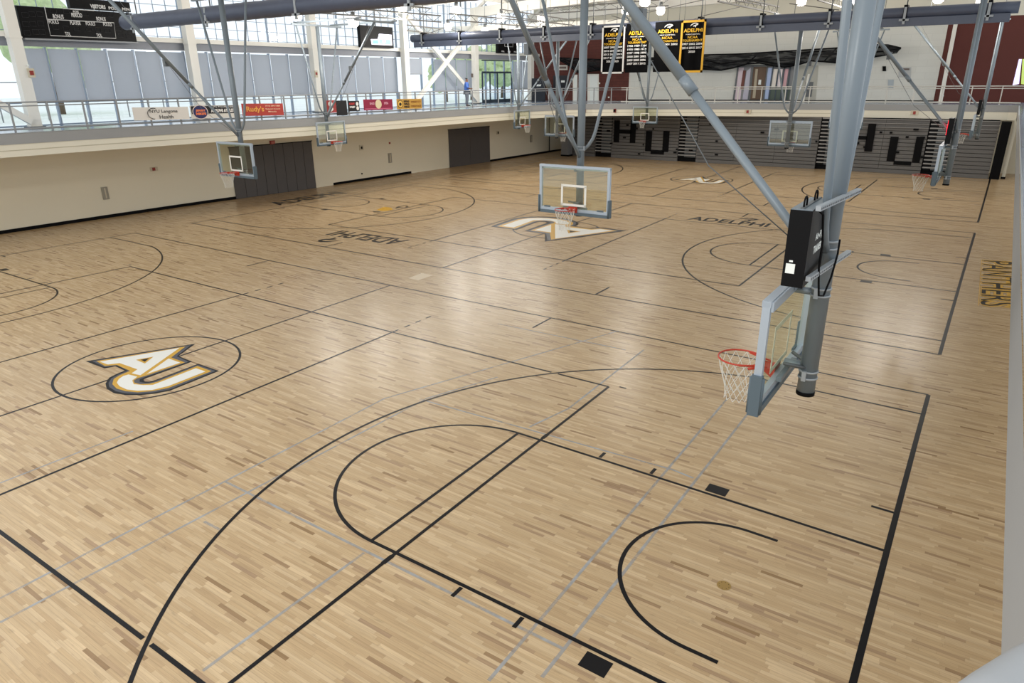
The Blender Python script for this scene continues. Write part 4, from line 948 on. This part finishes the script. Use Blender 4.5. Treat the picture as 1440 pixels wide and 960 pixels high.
# purlins and light bar joists running along the hall
for k in range(8):
    x = -30+4.6*k; mb = MB(); z = 10.75+.5*math.sin(PI*(x+32.5)/38); mb.beam((x, 3, z), (x, 49, z), .14, .2, WHITE)
    tag(mb.build('roof_purlin'), 'pale steel purlin running the length of the roof', 'purlin', 'roof purlins')
JST = mat('joist_grey', '6E6C68', .5, .2)
def joist(a, b, label, h=.28):
    a = Vector(a); b = Vector(b); t = empty('bar_joist', a); tag(t, label, 'joist', 'slender bar joists below the roof'); d = b-a; n = max(4, int(d.length/.5)); up = Vector((0, 0, h))
    mb = MB(); mb.beam((0, 0, 0), d, .07, .05, JST); mb.beam(up, up+d, .07, .05, JST); mb.build('chord', t); mb = MB()
    for i in range(n): mb.tube([d*(i/n)+(up if i % 2 else up*0), d*((i+1)/n)+(up*0 if i % 2 else up)], .012, JST, 4)
    mb.build('lattice', t)
for (p, q, z) in (((405, 15), (620, 31), 8.5), ((466, 9), (606, 21), 8.7), ((632, 28), (800, 42), 8.55), ((705, 22), (808, 36), 8.8), ((1010, 2), (1094, 19), 8.6), ((1035, 1), (1078, 8), 9.0), ((573, 43), (620, 48), 8.4), ((1150, 0), (1190, 12), 8.8), ((770, 19), (940, 8), 9.2)):
    a = un(*p, 2, z); b = un(*q, 2, z); joist(a, b, 'slender grey bar joist below the white roof beams')
# tie rods
for (p, q, z0_, z1_) in (((600, 48), (628, 38), 8.2, 8.6), ((632, 40), (655, 50), 8.6, 8.2), ((855, 30), (1010, -5), 8.3, 9.6), ((940, 40), (990, 22), 8.2, 8.8), ((990, 22), (1040, 10), 8.8, 9.2), ((860, 22), (940, 45), 8.8, 8.2), ((1110, 5), (1180, 14), 8.8, 8.5)):
    a = un(*p, 2, z0_); b = un(*q, 2, z1_); mb = MB(); mb.tube([a, b], .018, JST, 5); tag(mb.build('tie_rod'), 'thin dark tie rod crossing under the roof', 'tie rod', 'tie rods under the roof')
# roof deck with skylight gaps
rd = MB(); x = -34
while x < 6:
    z = lambda q: 11.6+1.5*math.sin(PI*(q+32.5)/38)
    x2 = x+3.4
    rd.add([(x, 2, z(x)), (x2, 2, z(x2)), (x2, 51.5, z(x2)), (x, 51.5, z(x))], [(0, 1, 2, 3)], mat('roof_deck_paint', 'C9C6BF', .8)); x += 4.6
struct(rd.build('ceiling'))
# ------------------------------------------------------------------ lamps
LG = mat('lamp_glow', 'FFF6EA', .4, emit=LAMP_GLOW)
first = None
LP = [(642, 15, 9.3), (630, 38, 8.9), (929, 15, 9.3), (1127, 2, 9.3), (761, 27, 9.1), (705, 25, 9.0), (727, 45, 8.6), (682, 44, 8.7), (417, 22, 8.5), (565, 10, 9.0), (1196, 2, 9.0), (497, 31, 8.3), (907, 2, 9.0), (1320, -2, 9.2), (1380, 4, 9.0), (880, 15, 9.3)]
pos = [un(u, v, 2, z) for u, v, z in LP]
for X in (-26, -14, -3):
    for Y in (-9, -13): pos.append(Vector((X, Y, 10)))  # unseen stronger lamps added behind the camera to light the near floor
for i, p in enumerate(pos):
    if first is None:
        t = empty('high_bay_lamp', p); first = t
        mb = MB(); mb.tube([(0, 0, -.2), (0, 0, -.12), (0, 0, .12), (0, 0, .2)], [.13, .22, .24, .18], LG, 20); mb.build('glowing_diffuser', t)
        mb = MB(); mb.tube([(0, 0, .2), (0, 0, .42)], .09, STEELD, 12); mb.build('ballast', t)
        mb = MB(); mb.tube([(0, 0, .4), (0, 0, 2.4)], .012, STEELD, 5); mb.build('hanging_rod', t)
    else:
        t = copy_tree(first); t.location = p
    tag(t, 'glowing white high-bay lamp hanging under the roof, added where behind the viewer', 'lamp', 'high-bay lamps')
    ld = bpy.data.lights.new('lamp_light', 'POINT'); ld.shadow_soft_size = .3; ld.energy = LAMP_W*(3 if p.y < -5 else 1); ld.color = (1, .95, .88)
    lo = bpy.data.objects.new('lamp_light', ld); C.objects.link(lo); lo.parent = t; lo.location = (0, 0, -.5)

# ------------------------------------------------------------------ person on the track
def skin(name, V, Eg, rad, m, parent, sub=2):
    me = bpy.data.meshes.new(name); me.from_pydata(V, Eg, []); o = bpy.data.objects.new(name, me); C.objects.link(o); o.parent = parent
    me.materials.append(m); a = o.modifiers.new('skin', 'SKIN')
    for i, r in enumerate(rad): me.skin_vertices[0].data[i].radius = (r, r) if isinstance(r, (int, float)) else r
    me.skin_vertices[0].data[0].use_root = True
    a.use_smooth_shade = True; b = o.modifiers.new('sub', 'SUBSURF'); b.levels = b.render_levels = sub
    return o
pp = un(657, 149.5, 2, ZD); pt = empty('person', pp, 2.3); tag(pt, 'person in a blue shirt and grey trousers standing at the left track railing', 'person'); pt.scale = (1.2, 1.2, 1.02)
SK = mat('person_skin', '6B4A3A', .6); BLU = mat('blue_shirt', '3F62A8', .8); TRS = mat('grey_trousers', '5A5F68', .8); HAIR = mat('dark_hair', '15120F', .8); SHOE = mat('dark_shoe', '1C1C20', .6)
V = [(0, 0, .98), (0, 0, 1.15), (0, .01, 1.38), (0, 0, 1.5), (0, -.02, 1.6), (0, -.02, 1.72),
     (.19, 0, 1.44), (.25, .0, 1.15), (.14, -.24, 1.08), (.08, -.32, 1.1), (-.19, 0, 1.44), (-.25, 0, 1.15), (-.14, -.24, 1.1), (-.08, -.32, 1.12),
     (.1, 0, .9), (.12, -.02, .5), (.13, .02, .1), (.13, -.12, .05), (-.1, 0, .9), (-.13, .0, .5), (-.16, .04, .1), (-.17, -.1, .05)]
Eg = [(0, 1), (1, 2), (2, 3), (3, 4), (4, 5), (2, 6), (6, 7), (7, 8), (8, 9), (2, 10), (10, 11), (11, 12), (12, 13), (0, 14), (14, 15), (15, 16), (16, 17), (0, 18), (18, 19), (19, 20), (20, 21)]
skin('body', V, Eg, [(.14, .1), (.13, .1), (.15, .11), .06, .07, .085, .06, .045, .035, .03, .06, .045, .035, .03, .08, .055, .04, .035, .08, .055, .04, .035], SK, pt)
skin('shirt', [(0, 0, .93), (0, 0, 1.15), (0, .01, 1.38), (0, 0, 1.5), (.2, 0, 1.44), (.26, 0, 1.2), (.25, -.05, 1.13), (-.2, 0, 1.44), (-.26, 0, 1.2), (-.25, -.05, 1.13)], [(0, 1), (1, 2), (2, 3), (2, 4), (4, 5), (5, 6), (2, 7), (7, 8), (8, 9)], [(.23, .16), (.23, .16), (.24, .165), .08, .1, .085, .08, .1, .085, .08], BLU, pt)
skin('trousers', [(0, 0, .98), (.1, 0, .88), (.12, -.02, .5), (.13, .02, .1), (-.1, 0, .88), (-.13, 0, .5), (-.16, .04, .1)], [(0, 1), (1, 2), (2, 3), (0, 4), (4, 5), (5, 6)], [(.2, .15), .125, .1, .08, .125, .1, .08], TRS, pt)
skin('hair', [(0, .01, 1.7), (0, .0, 1.76)], [(0, 1)], [.105, .09], HAIR, pt)
for s_, (x, y) in enumerate(((.13, -.05), (-.165, -.03))): mb = MB(); mb.tube([(x, y+.1, .045), (x, y, .05), (x, y-.14, .035)], [.045, .05, .035], SHOE, 10); mb.build('shoe', pt)
